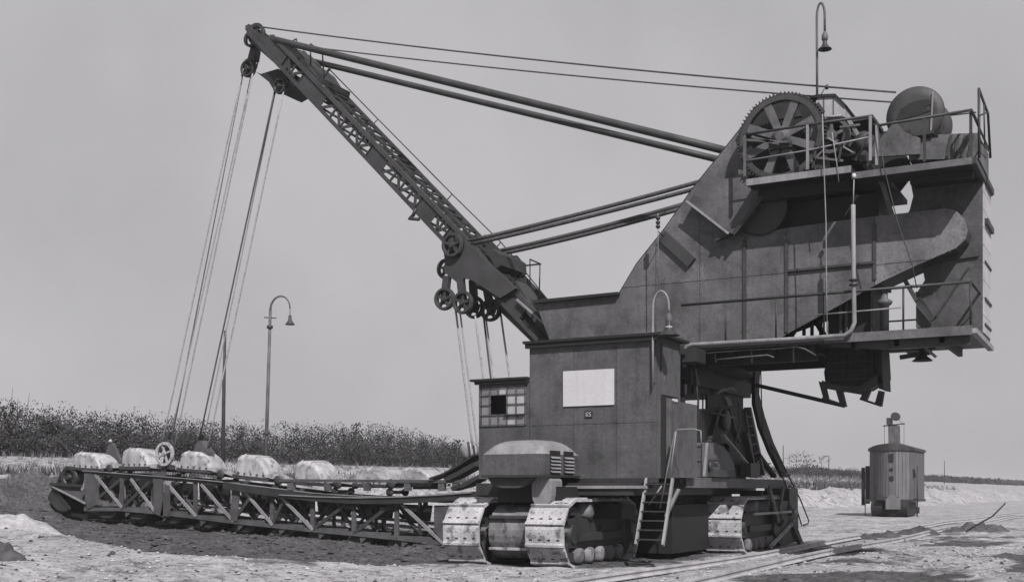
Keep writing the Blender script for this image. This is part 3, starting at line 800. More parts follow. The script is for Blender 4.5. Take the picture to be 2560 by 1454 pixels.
# cab window
win = MB()
def wbar(xa, ya, xb, yb):
    p, q = onY(YH, xa, 1000).x, onY(YH, xb, 1000).x; za, zc = onY(YH, 1258, ya).z, onY(YH, 1258, yb).z
    win.box((min(p, q)-.011, YH-.03, min(za, zc)-.011), (max(p, q)+.011, YH+.016, max(za, zc)+.011))
for x_ in (1201, 1225.5, 1268, 1291, 1314): wbar(x_, 965, x_, 1063)
wbar(1247, 965, 1247, 986); wbar(1247, 1036, 1247, 1063)
for y_ in (965, 986, 1036, 1063): wbar(1201, y_, 1314, y_)
wbar(1201, 1010.5, 1225.5, 1010.5); wbar(1268, 1010.5, 1314, 1010.5)
window = win.build('cab_window', STEEL, EX, label='many-paned window of the low cab with one casement open')
MB().box((wpx0, YH+.395, wz0-.1), (wpx1, YH+.415, wz1+.05)).build('window_back', BLACK, window)
colx = [1203, 1225.5, 1247, 1268, 1291, 1312]; rowy = [966, 986, 1010.5, 1036, 1062]
for r_ in range(4):
    for c in range(5):
        if r_ in (1, 2) and c in (1, 2): continue
        a, d_ = onY(YH, colx[c], rowy[r_+1]), onY(YH, colx[c+1], rowy[r_])
        zlo, zhi = onY(YH, 1258, rowy[r_+1]).z, onY(YH, 1258, rowy[r_]).z
        MB().box((a.x+.012, YH+.0, zlo+.012), (d_.x-.012, YH+.006, zhi-.012)).build('window_pane', PANE_L if (r_, c) in ((1, 3), (1, 4), (2, 3), (3, 3), (2, 4), (0, 2)) else PANE, window)
MB().box((onY(YH, 1262, 1036).x, YH-.06, onY(YH, 1290, 1037).z-.02), (onY(YH, 1312, 1036).x, YH-.035, onY(YH, 1290, 1037).z+.015)).build('sill', BLACK, window)
a, c = onY(YH, 1409, 1016), onY(YH, 1536, 920)
MB().box((a.x, YH-.03, a.z), (c.x, YH-.002, onY(YH, 1536, 921).z)).build('sign_board', WHITE, EX, label='blank white sign board on the machine house wall')
a, c = onY(YH, 1463, 1044), onY(YH, 1481, 1026)
npl = MB().box((a.x, YH-.02, a.z), (c.x, YH-.002, c.z)).build('number_plate', BLACK, EX, label='small dark number plate reading 65 under the white board')
SEG = {'6': 'afgedc', '5': 'afgcd'}
def digit(chh, x, z, w, h, t):
    mb = MB(); e = {'a': ((0, h), (w, h)), 'g': ((0, h/2), (w, h/2)), 'd': ((0, 0), (w, 0)), 'f': ((0, h/2), (0, h)), 'e': ((0, 0), (0, h/2)), 'b': ((w, h/2), (w, h)), 'c': ((w, 0), (w, h/2))}
    for k in SEG[chh]:
        (u0, v0), (u1, v1) = e[k]; mb.box((x+u0-t/2, YH-.025, z+v0-t/2), (x+u1+t/2, YH-.019, z+v1+t/2))
    return mb
wx = c.x-a.x
for i, chh in enumerate('65'):
    digit(chh, a.x+wx*(.17+.42*i), a.z+.035, wx*.24, c.z-a.z-.07, .014).build('digit', WHITE, npl)

# ---- engine hood in front of the house
hx0, hx1, hy0, hy1 = -11.98, -10.6, 20.72, 22.44
hz0, hz1 = 1.92, 2.34
hd = MB(); n1, n2 = 20, 16
hd.box((hx0, hy0, hz0), (hx1, hy1, hz1))
hood = hd.build('engine_hood', STEEL_W, EX, label='domed grey engine hood with louvres in front of the machine house')
dm = MB()
for j in range(n2+1):
    for i in range(n1+1):
        u, v = 2*i/n1-1, 2*j/n2-1
        hgt = .31*max(0, (1-abs(u)**4.5))**.55*max(0, (1-abs(v)**3.2))**.6
        dm.v.append(V((hx0+(hx1-hx0)*i/n1, hy0+(hy1-hy0)*j/n2, hz1+.004+hgt)))
for j in range(n2):
    for i in range(n1):
        dm.f.append([j*(n1+1)+i, j*(n1+1)+i+1, (j+1)*(n1+1)+i+1, (j+1)*(n1+1)+i]); dm.sm.append(True)
dm.build('hood_roof', STEEL_L, hood)
for ya, yb in ((21.08, 21.50), (21.72, 22.14)):
    MB().box((hx1, ya-.02, hz0+.02), (hx1+.012, yb+.02, hz1+.08)).build('louvre_opening', BLACK, hood)
    for k in range(5):
        z_ = hz0+.07+k*.072
        MB().prism([V((hx1+.012, ya, z_)), V((hx1+.05, ya, z_-.025)), V((hx1+.05, ya, z_-.012)), V((hx1+.012, ya, z_+.02))], (0, yb-ya, 0)).build('louvre_slat', STEEL_L, hood)
MB().box((hx0-.03, hy0-.03, hz0-.05), (hx1+.04, hy1, hz0)).build('hood_sill', IRON, hood)
pts = [V((hx0+.05, 0, hz0-.05)), V((hx1-.25, 0, hz0-.05)), V((hx1-.42, 0, hz0-.21)), V((hx1-.6, 0, hz0-.27)), V((hx0+.4, 0, hz0-.27)), V((hx0+.15, 0, hz0-.2))]
MB().prism([V((p.x, hy0+.1, p.z)) for p in pts], (0, 1.4, 0)).build('drip_tray', STEEL_D, hood)
ab = [V((-10.76+.23*math.cos(t), 21.0, 1.62-.38*abs(math.sin(t))**.8 if math.sin(t) < 0 else 1.62+.26*math.sin(t)**.3)) for t in [2*math.pi*k/24 for k in range(24)]]
MB().prism(ab, (0, .5, 0)).build('exhaust_duct', STEEL_L, hood)
MB().box((-11.9, 21.2, 1.35), (-10.4, 22.3, 1.68)).build('hood_support', BLACK, EX)

# ---- access ladder by the house corner
la, lb2 = V((-9.06, 22.5, 1.84)), V((-8.97, 21.70, .50))
lad = MB()
for dx in (0, .58): lad.bar(la+V((dx, 0, 0)), lb2+V((dx, 0, 0)), .05, .09, (0, 0, 1))
ladder = lad.build('access_ladder', STEEL_L, EX)
for k in range(7):
    c = la.lerp(lb2, .08+.14*k); MB().box(c+V((.02, -.07, -.012)), c+V((.56, .07, .012))).build('step', STEEL_D, ladder)
for pp in ([(1650, 1270), (1670, 1165), (1687, 1080), (1696, 1073), (1735, 1072), (1752, 1076), (1753, 1110)], [(1677, 1200), (1680, 1150), (1690, 1078)]):
    MB().path([onY(22.9, a, c) for a, c in pp], .016, 6).build('handrail', STEEL_L, ladder)
MB().path([onY(22.4, 1622, 1260), onY(22.4, 1640, 1235), onY(22.4, 1655, 1212)], .02, 6).build('handrail', STEEL_L, ladder)
MB().bar(onY(22.7, 1665, 1290), onY(22.7, 1697, 1222), .06, .08).build('ladder_brace', STEEL_L, ladder)
# far stair with its long thin rails
fs = MB()
for pp in ([(1926, 1110), (1960, 1165), (2002, 1250), (2022, 1300), (2020, 1308), (2008, 1312)], [(1926, 1110), (1929, 1125), (1970, 1225), (1990, 1265), (2004, 1312)]):
    fs.path([onX(-8.75, a, c) for a, c in pp], .022, 6)
stair2 = fs.build('far_stair_rail', IRON, EX)
for yy in (1180, 1215): MB().tube(onX(-8.75, 1955+(yy-1180)*.5, yy), onX(-8.75, 1975+(yy-1180)*.45, yy+6), .03, 6).build('rail_strut', IRON, stair2)

# ---- turntable pedestal under the superstructure
pd = MB(); pd.box((-12.3, 24.9, 4.02), (-8.95, 29.5, 4.40)); ped = pd.build('pedestal', BLACK, EX)
MB().lathe((-10.2, 27.2, 4.40), [(1.9, 0), (1.9, .16), (1.75, .3), (1.75, .45)], n=40).build('turntable_ring', BLACK, ped)
MB().box((-12.3, 24.85, 1.87), (-9.1, 24.95, 4.02)).build('pedestal_wall', BLACK, ped)
MB().box((-12.2, 28.0, 1.87), (-9.05, 29.4, 3.40)).build('pedestal_wall', BLACK, ped)
MB().box((-11.6, 26.2, 1.87), (-9.2, 28.2, 3.40)).build('pedestal_core', BLACK, ped)
for q in (((1735, 892), (1735, 984), (1889, 984), (1892, 892)), ((1769, 983), (1769, 1108), (1872, 1108), (1872, 1022), (1858, 1022), (1858, 983)), ((1738, 1021), (1738, 1108), (1769, 1108), (1769, 1021))):
    MB().prism([onX(-9.06, *c) for c in q], (-.06, 0, 0)).build('side_plate', BLACK, ped)  # black panels added to block the lit inside and keep the pedestal dark
for px in (1746, 1757): MB().tube(onX(-9.1, px, 1024), onX(-9.1, px, 982), .02, 6).build('grille_bar', IRON, ped)
for xx in (-9.0, -12.2):
    MB().prism([onX(xx, *q) if xx > -10 else V((xx, onX(-9.0, *q).y, onX(-9.0, *q).z)) for q in ((1878, 900), (1892, 915), (1889, 985), (1903, 1040), (1925, 1105), (1966, 1192), (1950, 1192), (1918, 1130), (1893, 1068), (1879, 1010))], (.10, 0, 0)).build('slanted_leg', BLACK, ped)
MB().tube(onX(-8.9, 1901, 895), onX(-8.9, 1906, 1080), .018, 6).build('ladder_rail', IRON, ped)
MB().bar(onX(-8.95, 1895, 1135), onX(-8.95, 1935, 1190), .08, .14, (1, 0, 0)).build('leg_brace', BLACK, ped)
MB().tube(onX(-8.95, 1903, 1158), onX(-8.95, 1926, 1158), .02, 6).build('leg_tie', IRON, ped)
MB().prism([onX(-9.15, *q) for q in ((1840, 1192), (1828, 1118), (1862, 1112), (1880, 1150), (1905, 1192))], (-.3, 0, 0)).build('gear_case', STEEL, ped)
MB().bar(onX(-9.0, 1868, 1020), onX(-9.0, 1903, 1185), .10, .2, (1, 0, 0)).build('inner_strut', STEEL, ped)
MB().bar(onX(-9.0, 1860, 1080), onX(-9.0, 1885, 1190), .10, .2, (1, 0, 0)).build('inner_strut', STEEL_D, ped)
MB().bar(onX(-8.85, 1806, 1086), onX(-8.85, 1872, 1164), .05, .10, (1, 0, 0)).build('slanted_bar', STEEL_L, ped)
MB().path([onX(-9.0, *q) for q in ((1787, 984), (1797, 975), (1812, 970), (1828, 969), (1838, 982))], [.06, .07, .08, .07, .05], 8).build('gear_cover', STEEL, ped)
MB().prism([onX(-9.0, *q) for q in ((1812, 990), (1822, 992), (1833, 1012), (1822, 1015))], (-.1, 0, 0)).build('gear_cover', STEEL, ped)
for q in ((1757, 938), (1757, 959), (1753, 980)):
    c = onX(-9.2, *q); MB().lathe(c, [(.05, -.06), (.13, 0), (.09, .06)], n=10).build('insulator', STEEL, ped)
# rounded tank on the deck
tk = [onX(-8.95, *q) for q in ((1742, 1191), (1742, 1118), (1750, 1107), (1764, 1105), (1790, 1106), (1808, 1114), (1822, 1130), (1834, 1155), (1840, 1191))]
tank = MB().prism(tk, (-.9, 0, 0)).build('rounded_tank', STEEL, EX)
MB().bar(onX(-8.94, 1766, 1106), onX(-8.94, 1758, 1190), .03, .10, (1, 0, 0)).build('tank_band', STEEL_L, tank)
MB().box(onX(-8.95, 1770, 1191), onX(-8.80, 1838, 1174)).build('tank_step', STEEL_D, tank)
MB().tube(onX(-8.9, 1776, 1150), onX(-8.85, 1800, 1148), .03, 8).build('valve', IRON, tank)
MB().lathe(onX(-8.9, 1778, 1165), [(.1, -.04), (.16, 0), (.1, .04)], 'x', 12).build('valve_wheel', IRON, tank)
# rails, ladders and cables round the pedestal
dk = MB().path([onX(-8.9, *q) for q in ((1690, 1190), (1690, 1110), (1755, 1108), (1755, 1190))], .018, 6).build('deck_railing', STEEL_L, EX)
for pts, r, mt in ((((1722, 1190), (1722, 1110)), .014, STEEL_L), (((1690, 1150), (1755, 1150)), .012, STEEL_L), (((1864, 1030), (1892, 1190)), .016, STEEL_L), (((1876, 1040), (1900, 1170)), .014, IRON),
                   (((1735, 905), (1745, 1000), (1742, 1100)), .02, IRON), (((1800, 1010), (1790, 1060), (1802, 1100)), .02, STEEL), (((1845, 1000), (1850, 1060), (1838, 1110)), .02, STEEL), (((1776, 1030), (1840, 1045)), .03, STEEL_D)):
    MB().path([onX(-8.93, *q) for q in pts], r, 6).build('conduit', mt, dk)
for k in range(6): MB().tube(onX(-8.92, 1866+4.4*k, 1040+24*k), onX(-8.92, 1878+4.0*k, 1042+22*k), .010, 5).build('rung', STEEL_L, dk)
MB().lathe(onX(-8.95, 1815, 1050), [(.10, -.05), (.26, -.04), (.26, .04), (.1, .05)], 'x', 20).build('hand_wheel', STEEL_D, dk)
for (a, c) in (((1772, 1105), (1800, 1020)), ((1845, 1105), (1822, 1022))): MB().bar(onX(-9.0, *a), onX(-9.0, *c), .05, .09, (1, 0, 0)).build('brace', STEEL_D, dk)
MB().box(onX(-8.98, 1850, 1190), onX(-8.7, 1900, 1158)).build('tool_box', STEEL_D, dk)
# loading chute strut
MB().bar(onY(29.2, 1890, 962), onY(29.2, 2112, 1014), .10, .12).build('chute_strut', IRON, EX)

# ---- superstructure side walls
wall_px = [(1338, 752), (1550, 731), (1592, 660), (1662, 572), (1735, 468), (1802, 385), (1852, 322), (1888, 268), (1925, 300), (1925, 578), (1968, 570), (2170, 543), (2366, 521), (2392, 528), (2412, 548), (2420, 575), (2414, 598), (2390, 620), (2290, 664), (2208, 702), (2100, 762), (1965, 836), (1935, 858), (1720, 880), (1390, 880), (1378, 858)]
wp_ = [onY(YW, *q) for q in wall_px]
mw = MB().prism(wp_, (0, .03, 0)); tower = mw.build('tower_wall', STEEL_D, EX, label='tall riveted side wall of the superstructure with rounded tail plate')
xc = [onY(YW, a, 700).x for a in (1640, 1750, 1862, 1967, 2065, 2187)]
zc_ = [onY(YW, 1862, 692).z]
for c in panels([(p.x, p.z) for p in wp_], xc, zc_, .014):
    MB().prism([V((a, YW-.001, z_)) for a, z_ in c], (0, -.016, 0)).build('wall_plate', TAILP if min(a for a, z_ in c) > xc[-1]-.05 else STEEL, tower)
for a in (1862, 1967, 2187):
    y0 = 600 if a != 2187 else 560; y1 = {1862: 862, 1967: 830, 2187: 700}[a]
    MB().box((onY(YW, a-4, y1).x, YW-.05, onY(YW, a, y1).z), (onY(YW, a+4, y0).x, YW-.017, onY(YW, a, y0).z)).build('stiffener', STEEL_D, tower)
lr = []
for xx, px in zip(xc, (1640, 1750, 1862, 1967, 2065, 2187)):
    ya, yb = {1640: (620, 850), 1750: (470, 860), 1862: (330, 865), 1967: (580, 830), 2065: (562, 775), 2187: (548, 705)}[px]
    for dx in (-.05, .05): lr.append(((xx+dx, YW-.017, onY(YW, px, yb).z), (xx+dx, YW-.017, onY(YW, px, ya).z)))
for dz in (-.04, .04): lr.append(((onY(YW, 1600, 700).x, YW-.017, zc_[0]+dz), (onY(YW, 2190, 690).x, YW-.017, zc_[0]+dz)))
for a, c in zip(wp_[1:7], wp_[2:8]): lr.append((a+V((.07, -.017, -.03)), c+V((.07, -.017, -.03))))
for a, c in zip(wp_[11:19], wp_[12:20]): lr.append((a+V((-.05, -.017, -.05)) if a.z > 6.5 else a+V((-.03, -.017, .06)), c+V((-.05, -.017, -.05)) if c.z > 6.5 else c+V((-.03, -.017, .06))))
rivets(lr, .018, tower, STEEL)
MB().bar(onY(YW-.04, 1972, 677), onY(YW-.04, 2185, 656), .05, .09).build('stiffener', STEEL_D, tower)
MB().bar(onY(YW-.06, 1655, 588), onY(YW-.06, 1730, 657), .26, .10).build('stiffener', STEEL_D, tower)  # dark bar laid where a slanted shadow slit crosses the wall
MB().prism([onY(YW-.02, *q) for q in ((1338, 752), (1550, 731), (1550, 738), (1338, 760))], (0, -.14, 0)).build('capping', BLACK, tower)
p_ = [onY(YW, *q) for q in wall_px[1:8]]
ro = MB()
for a, c in zip(p_[:-1], p_[1:]): ro.add([a+V((0, -.03, .02)), c+V((0, -.03, .02)), c+V((0, 2.05, .02)), a+V((0, 2.05, .02)), a+V((-.03, -.03, -.02)), c+V((-.03, -.03, -.02)), c+V((-.03, 2.05, -.02)), a+V((-.03, 2.05, -.02))], [(0,1,2,3),(7,6,5,4),(0,4,5,1),(1,5,6,2),(2,6,7,3),(3,7,4,0)])
ro.build('front_slope', STEEL_D, EX)
a, c = onY(YW, 1338, 754), onY(YW, 1550, 733)
MB().add([a, c, c+V((0, 2, 0)), a+V((0, 2, 0)), a-V((0, 0, .04)), c-V((0, 0, .04)), c+V((0, 2, -.04)), a+V((0, 2, -.04))], [(0,1,2,3),(7,6,5,4),(0,4,5,1),(1,5,6,2),(2,6,7,3),(3,7,4,0)]).build('front_deck', STEEL_D, EX)
# rear (far) wall, leaving the openings through which the sky shows
def far_pt(px, py): return onY(YB, px, py)
bw1 = MB().prism([far_pt(*q) for q in ((1420, 770), (1590, 745), (1650, 640), (1790, 460), (1905, 300), (2235, 330), (2288, 430), (2218, 520), (2240, 560), (2262, 600), (2262, 690), (2215, 715), (2100, 790), (1990, 830), (1960, 880), (1420, 880))], (0, .05, 0))
bw1.build('far_wall', BLACK, EX)
MB().box((onY(YW, 1930, 570).x, YW+.3, 6.2), (onY(YW, 2190, 560).x, YB-.2, 8.2)).build('deck_shade_box', BLACK, EX)  # black box standing in for the shade under the upper deck
# flap and chute box on the upper wall
fl = MB().prism(PY(YW-.35, (1742, 470), (1862, 432), (1906, 488), (1832, 584), (1800, 572), (1722, 506)), (0, .335, 0)).build('chute_box', STEEL, EX)
MB().bar(onY(YW-.36, 1716, 502), onY(YW-.36, 1822, 584), .05, .04).build('edge_angle', STEEL_L, fl)
MB().bar(onY(YW-.36, 1834, 586), onY(YW-.36, 1906, 492), .08, .06).build('edge_angle', IRON, fl)
MB().bar(onY(YW-.2, 1788, 602), onY(YW-.2, 1840, 580), .06, .12).build('edge_angle', IRON, fl)
MB().lathe(onY(YW-.12, 1900, 520), [(.55, 0), (.62, .02), (.62, .10)], 'y', 30).build('sheave_cover', STEEL_D, EX)
# thickness of the rounded tail plate
tp_ = [onY(YW, *q) for q in ((2170, 543), (2366, 521), (2392, 528), (2412, 548), (2420, 575), (2414, 598), (2390, 620), (2290, 664), (2208, 702))]
tl = MB()
for a, c in zip(tp_[:-1], tp_[1:]): tl.add([a+V((0, .03, 0)), c+V((0, .03, 0)), c+V((0, .95, 0)), a+V((0, .95, 0))], [(0, 1, 2, 3)])
tl.build('tail_band', STEEL_D, tower)

# ---- counterweight box
cx1 = -2.97; CWY = YW+.62
cw = MB().prism([V((cx1, CWY, 4.95)), V((cx1, CWY, 8.30))] + [onY(CWY, *q) for q in ((2276, 415), (2276, 455), (2283, 490), (2274, 525), (2262, 545), (2300, 640), (2312, 700), (2290, 735), (2290, 818))], (0, YB-CWY, 0))
cweight = cw.build('counterweight', STEEL_W, EX, label='tall counterweight box at the tail of the machine')
for k in range(9):
    z_ = 5.0+.378*k
    MB().box((cx1, CWY+.01, z_), (cx1+.02, YB-.02, z_+.365)).build('tail_plate', TAIL, cweight)
for z_, w_ in ((8.30, .12), (7.42, .12), (6.55, .04), (5.75, .05), (5.2, .04)):
    MB().box((cx1+.02, CWY+.15, z_-w_/2), (cx1+.02+w_*.6, YB-.05, z_+w_/2)).build('rubbing_bar', IRON, cweight)
MB().bar(onY(CWY-.03, 2340, 790), onY(CWY-.03, 2422, 668), .045, .04).build('diagonal_angle', IRON, cweight)
MB().bar(onY(CWY-.03, 2405, 810), onY(CWY-.03, 2430, 780), .05, .05).build('diagonal_angle', STEEL_D, cweight)
MB().bar(onY(CWY-.03, 2330, 655), onY(CWY-.03, 2447, 636), .07, .06).build('diagonal_angle', STEEL_D, cweight)
MB().bar(onY(CWY-.03, 2290, 730), onY(CWY-.03, 2335, 795), .05, .04).build('diagonal_angle', IRON, cweight)

# ---- lower walkway
zl = 4.93
lw = MB().box((-9.32, YP, zl-.10), (-3.0, YB+.1, zl)); lower = lw.build('lower_walkway', STEEL_D, EX)
MB().box((-9.32, YP-.04, zl-.16), (-6.0, YP-.001, zl+.0)).build('kerb_angle', IRON, lower)
MB().box((-5.99, YP-.04, zl-.16), (-3.0, YP-.001, zl+.03)).build('kerb_angle', STEEL, lower)
MB().prism([V((-5.9, YP+.1, zl-.11)), V((-3.05, YP+.1, zl-.11)), V((-3.05, YP+.1, zl-.34)), V((-4.6, YP+.1, zl-.36)), V((-5.9, YP+.1, zl-.22))], (0, .10, 0)).build('fascia_plate', STEEL_D, lower)
MB().bar((-2.97, YP-.03, zl-.08), (-2.97, YB+.15, zl-.12), .12, .10, (0, 0, 1)).build('end_angle', STEEL_L, lower)
for yy in (25.6, 27.2):
    MB().box((-9.2, yy-.09, zl-.46), (-6.25, yy+.09, zl-.105)).build('floor_girder', BLACK, lower)
for k in range(7):
    xx = -9.0+k*.9; MB().box((xx-.05, YP+.1, zl-.28), (xx+.05, YB, zl-.108)).build('cross_girder', BLACK, lower)
for q in ((2215, 875, 2340, 868), (2250, 893, 2330, 880)):
    MB().bar(onY(26, q[0], q[1]), onY(26, q[2], q[3]), .09, .10).build('under_beam', STEEL_D, lower)
MB().bar(onY(25.9, 2312, 868), onY(25.9, 2340, 892), .06, .08).build('under_beam', STEEL_L, lower)
rl = MB()
def rail_line(mb, Y, pts, r): mb.path([onY(Y, a, c) for a, c in pts], r, 6)
r0 = V((-9.25, YP, zl+.92)); r1 = V((-3.03, YP, zl+.92))
rl.tube(r0, r1, .032, 8)
railing = rl.build('lower_railing', IRON, EX)
MB().tube(r1, V((-3.03, YB, zl+.92)), .03, 8).build('top_rail', IRON, railing)
for xx in (-8.2, -7.05, -6.0, -4.35, -3.03):
    MB().tube((xx, YP, zl), (xx, YP, zl+.92), .024, 6).build('post', IRON if xx > -8 else STEEL_D, railing)
MB().tube((-6.2, YP, zl+.47), (-4.4, YP, zl+.50), .016, 6).build('mid_rail', STEEL_L, railing)
MB().tube((-6.0, YB-.1, zl+.36), (-4.3, YB-.1, zl+.36), .02, 6).build('mid_rail', IRON, railing)
MB().tube((-6.0, YB-.1, zl+.62), (-4.3, YB-.1, zl+.62), .02, 6).build('mid_rail', IRON, railing)
for px in (2010, 2030, 2052): MB().tube(onY(YB-.1, px, 838), onY(YB-.1, px, 790+(2052-px)*.5), .05, 6).build('post', IRON, railing)
MB().bar(onY(YB-.1, 2032, 790), onY(YB-.1, 2062, 840), .12, .1).build('brace', BLACK, railing)
# machinery behind the walkway
mc = MB().box(onY(26.6, 2070, 838), onY(27.9, 2205, 705)); mach = mc.build('drive_cabinet', BLACK, EX)
for px in (2098, 2112, 2178): MB().box(onY(26.5, px, 835), onY(26.58, px+9, 745)).build('cabinet_rib', STEEL, mach)
c = onY(26.3, 2211, 835); MB().lathe(c, [(.10, 0), (.10, .62), (.16, .66), (.18, .72), (.08, .78), (.06, 1.05)], n=12).build('valve_column', STEEL, mach)

# small pipes and conduits under the walkway edge
for pts, r in ((((1745, 884), (1860, 875), (1990, 868)), .014), (((1790, 899), (1850, 893), (1920, 887), (1935, 893)), .018), (((1930, 873), (1990, 866), (2012, 872), (2040, 888)), .020), (((1668, 882), (1712, 884)), .016)):
    MB().path(PY(YP-.06, *pts), r, 6).build('conduit', STEEL, lower)
for px in (1790, 1880, 1985): MB().box(onY(YP-.05, px-3, 905), onY(YP+.1, px+3, 868)).build('conduit_clip', IRON, lower)
# pipe along the walkway edge
pp = [onY(24.95, 1712, 986), onY(24.95, 1712, 900), onY(24.95, 1712, 880), onY(24.95, 1716, 866), onY(24.95, 1730, 861), onY(24.95, 2000, 846), onY(24.95, 2112, 838), onY(24.95, 2128, 826), onY(24.95, 2136, 806), onY(24.95, 2134, 700), onY(24.95, 2133, 512)]
pipe = MB().path(pp, .048, 10).build('steam_pipe', STEEL_L, EX, label='pale pipe bent along the walkway and up the wall')
for q in ((2134, 700), (2134, 712), (1712, 946)):
    c = onY(24.95, *q); MB().lathe(c-V((0, 0, .02)), [(.075, 0), (.095, .01), (.095, .035), (.075, .045)], n=12).build('flange', IRON, pipe)
MB().tube(pp[-1], onY(24.95, 2135, 445), .014, 6).build('pipe_rod', STEEL_L, pipe)
c = onY(24.95, 2135, 440); MB().lathe(c, [(.04, -.05), (.05, 0), (.03, .05)], n=10).build('pipe_cap', WHITE, pipe)
wc = MB().path(PY(24.98, (2056, 285), (2060, 420), (2065, 560), (2066, 700), (2068, 832)), .014, 6).build('hanging_cable', STEEL_L, EX)
MB().path(PY(25.05, (2080, 330), (2092, 410), (2097, 455)), .012, 6).build('hanging_chain', STEEL_L, EX)
MB().path(PY(24.98, (2192, 300), (2210, 420), (2245, 560), (2280, 660), (2292, 720)), .012, 6).build('hanging_cable', IRON, EX)
MB().bar(onY(25.0, 2232, 582), onY(25.0, 2258, 573), .05, .05).build('cable_cleat', BLACK, EX)
c = onY(26.2, 2103, 470); MB().lathe(c, [(.02, .25), (.12, .05), (.30, 0), (.26, -.02)], n=14).build('hanging_lamp', IRON, EX)
ds = MB().bar(onY(25.3, 2172, 408), onY(25.8, 2208, 465), .09, .10); ds.bar(onY(25.8, 2208, 465), onY(26.2, 2240, 570), .09, .10); ds.build('knee_strut', STEEL, EX)
MB().bar(onY(26.3, 2262, 700), onY(26.3, 2292, 752), .09, .08).build('tail_strut', STEEL_D, EX); MB().bar(onY(26.5, 2292, 752), onY(26.5, 2332, 800), .09, .08).build('tail_strut', STEEL_D, EX)

# ---- upper winch deck
zu = 8.52
ud = MB().box((-7.72, YP, zu-.10), (-5.42, YB, zu)); upper = ud.build('upper_deck', BLACK, EX)
MB().box((-7.72, YP-.04, zu-.13), (-5.42, YP-.001, zu+.015)).build('kerb_angle', STEEL_L, upper)
MB().box((-5.40, YP, zu-.26), (-4.76, YB, zu-.16)).build('deck_section', BLACK, upper)
MB().box((-4.76, YP, zu-.26), (-4.36, YW-.1, zu-.16)).build('deck_section', BLACK, upper)
MB().box((-4.36, YP, zu-.26), (-3.0, YB, zu-.16)).build('deck_section', BLACK, upper)
MB().box((-5.40, YP-.04, zu-.28), (-3.0, YP-.001, zu-.14)).build('kerb_angle', STEEL, upper)
MB().bar((-2.97, YP-.02, zu-.21), (-2.97, YB+.1, zu-.21), .10, .12, (0, 0, 1)).build('end_angle', IRON, upper)
MB().box((-7.6, YP+.55, zu-.36), (-5.6, YP+.75, zu-.105)).build('deck_girder', BLACK, upper)
MB().box((-4.3, YP+.5, zu-.40), (-3.05, YP+.75, zu-.265)).build('deck_girder', BLACK, upper)
ur = MB()
ur.path(PY(YP, (1858, 338), (2018, 312), (2178, 290)), .03, 8)
ur.path(PY(YP, (2183, 312), (2200, 313), (2428, 275)), .03, 8)
uprail = ur.build('upper_railing', IRON, EX)
for px, y0, y1, mt in ((1862, 338, 442, STEEL), (2019, 312, 424, STEEL_L), (2176, 290, 402, STEEL_L), (2192, 313, 413, STEEL_L), (2311, 294, 404, IRON), (2427, 276, 396, IRON)):
    MB().bar(onY(YP, px, y1), onY(YP, px, y0), .055, .055).build('post', mt, uprail)
MB().path(PY(YP, (1864, 402), (2019, 376), (2176, 342)), .018, 6).build('mid_rail', STEEL_L, uprail)
MB().path([onY(YP, 2428, 275), onY(YP+1.0, 2446, 310)], .03, 8).build('top_rail', IRON, uprail)
MB().path([onX(-3.0, 2428, 275), V((-3.0, YB, onX(-3.0, 2428, 275).z))], .025, 8).build('top_rail', IRON, uprail)
MB().path(PY(YB-.05, (2360, 290), (2440, 281)), .018, 6).build('far_rail', STEEL_D, uprail)
# tall frame at the tail corner
fr = MB().path([onX(-2.9, 2448, 395), onX(-2.9, 2447, 222), onX(-2.9, 2470, 285), onX(-2.9, 2476, 395)], .028, 8)
tail = fr.build('tail_guard_frame', IRON, EX)
for a, c in (((2460, 262), (2462, 370)), ((2447, 290), (2470, 280)), ((2448, 350), (2474, 380))): MB().tube(onX(-2.9, *a), onX(-2.9, *c), .018, 6).build('guard_bar', IRON, tail)
# bulwark plates and drum
MB().prism(PY(YW, (2272, 400), (2272, 350), (2345, 344), (2345, 336), (2447, 332), (2447, 395)), (0, 1.8, 0)).build('bulwark', STEEL, EX)
for k in range(4): MB().bar(onY(YW-.02, 2368+18*k, 392), onY(YW-.02, 2378+18*k, 338), .05, .03).build('bulwark_rib', STEEL_D, EX)
MB().prism(PY(YW-.1, (2180, 392), (2180, 360), (2202, 345), (2238, 302), (2262, 330), (2300, 345), (2300, 385)), (0, .08, 0)).build('winch_cheek', STEEL, EX)
dc = onY(YW+.1, 2288, 287)
dr = MB().lathe(dc, [(.40, -.06), (.595, -.05), (.61, 0), (.595, .06), (.50, .08), (.50, 1.05), (.61, 1.07), (.61, 1.17)], 'y', 40)
drum = dr.build('rope_drum', STEEL_D, EX, label='big round rope drum with solid flange on the upper deck')
MB().prism([dc + V((a*.58, -.075, c*.58)) for a, c in ((-.66, -.08), (-.5, .25), (-.2, .42), (.2, .48), (.55, .45), (.62, .28), (.35, .2), (.55, .02), (.2, -.05), (-.2, -.10), (-.6, -.16))], (0, .03, 0)).build('flange_opening', BLACK, drum)
MB().prism([dc + V((a*.58, -.09, c*.58)) for a, c in ((.62, .7), (.68, .72), (.60, -.9), (.54, -.9))], (0, .04, 0)).build('flange_strap', STEEL_L, drum)
MB().prism([dc + V((a*.58, -.09, c*.58)) for a, c in ((-.55, -.85), (-.35, -.62), (-.15, -.55), (-.12, -1.0), (-.3, -1.08), (-.45, -.98))], (0, .04, 0)).build('flange_slot', BLACK, drum)
MB().bar(dc+V((-.46, -.1, -.52)), dc+V((-.28, -.1, -.72)), .05, .03).build('brake_lever', WHITE, drum)
MB().bar(onY(YW+.3, 2345, 310), onY(YW+.3, 2362, 338), .09, .2).build('drum_pedestal', IRON, drum)
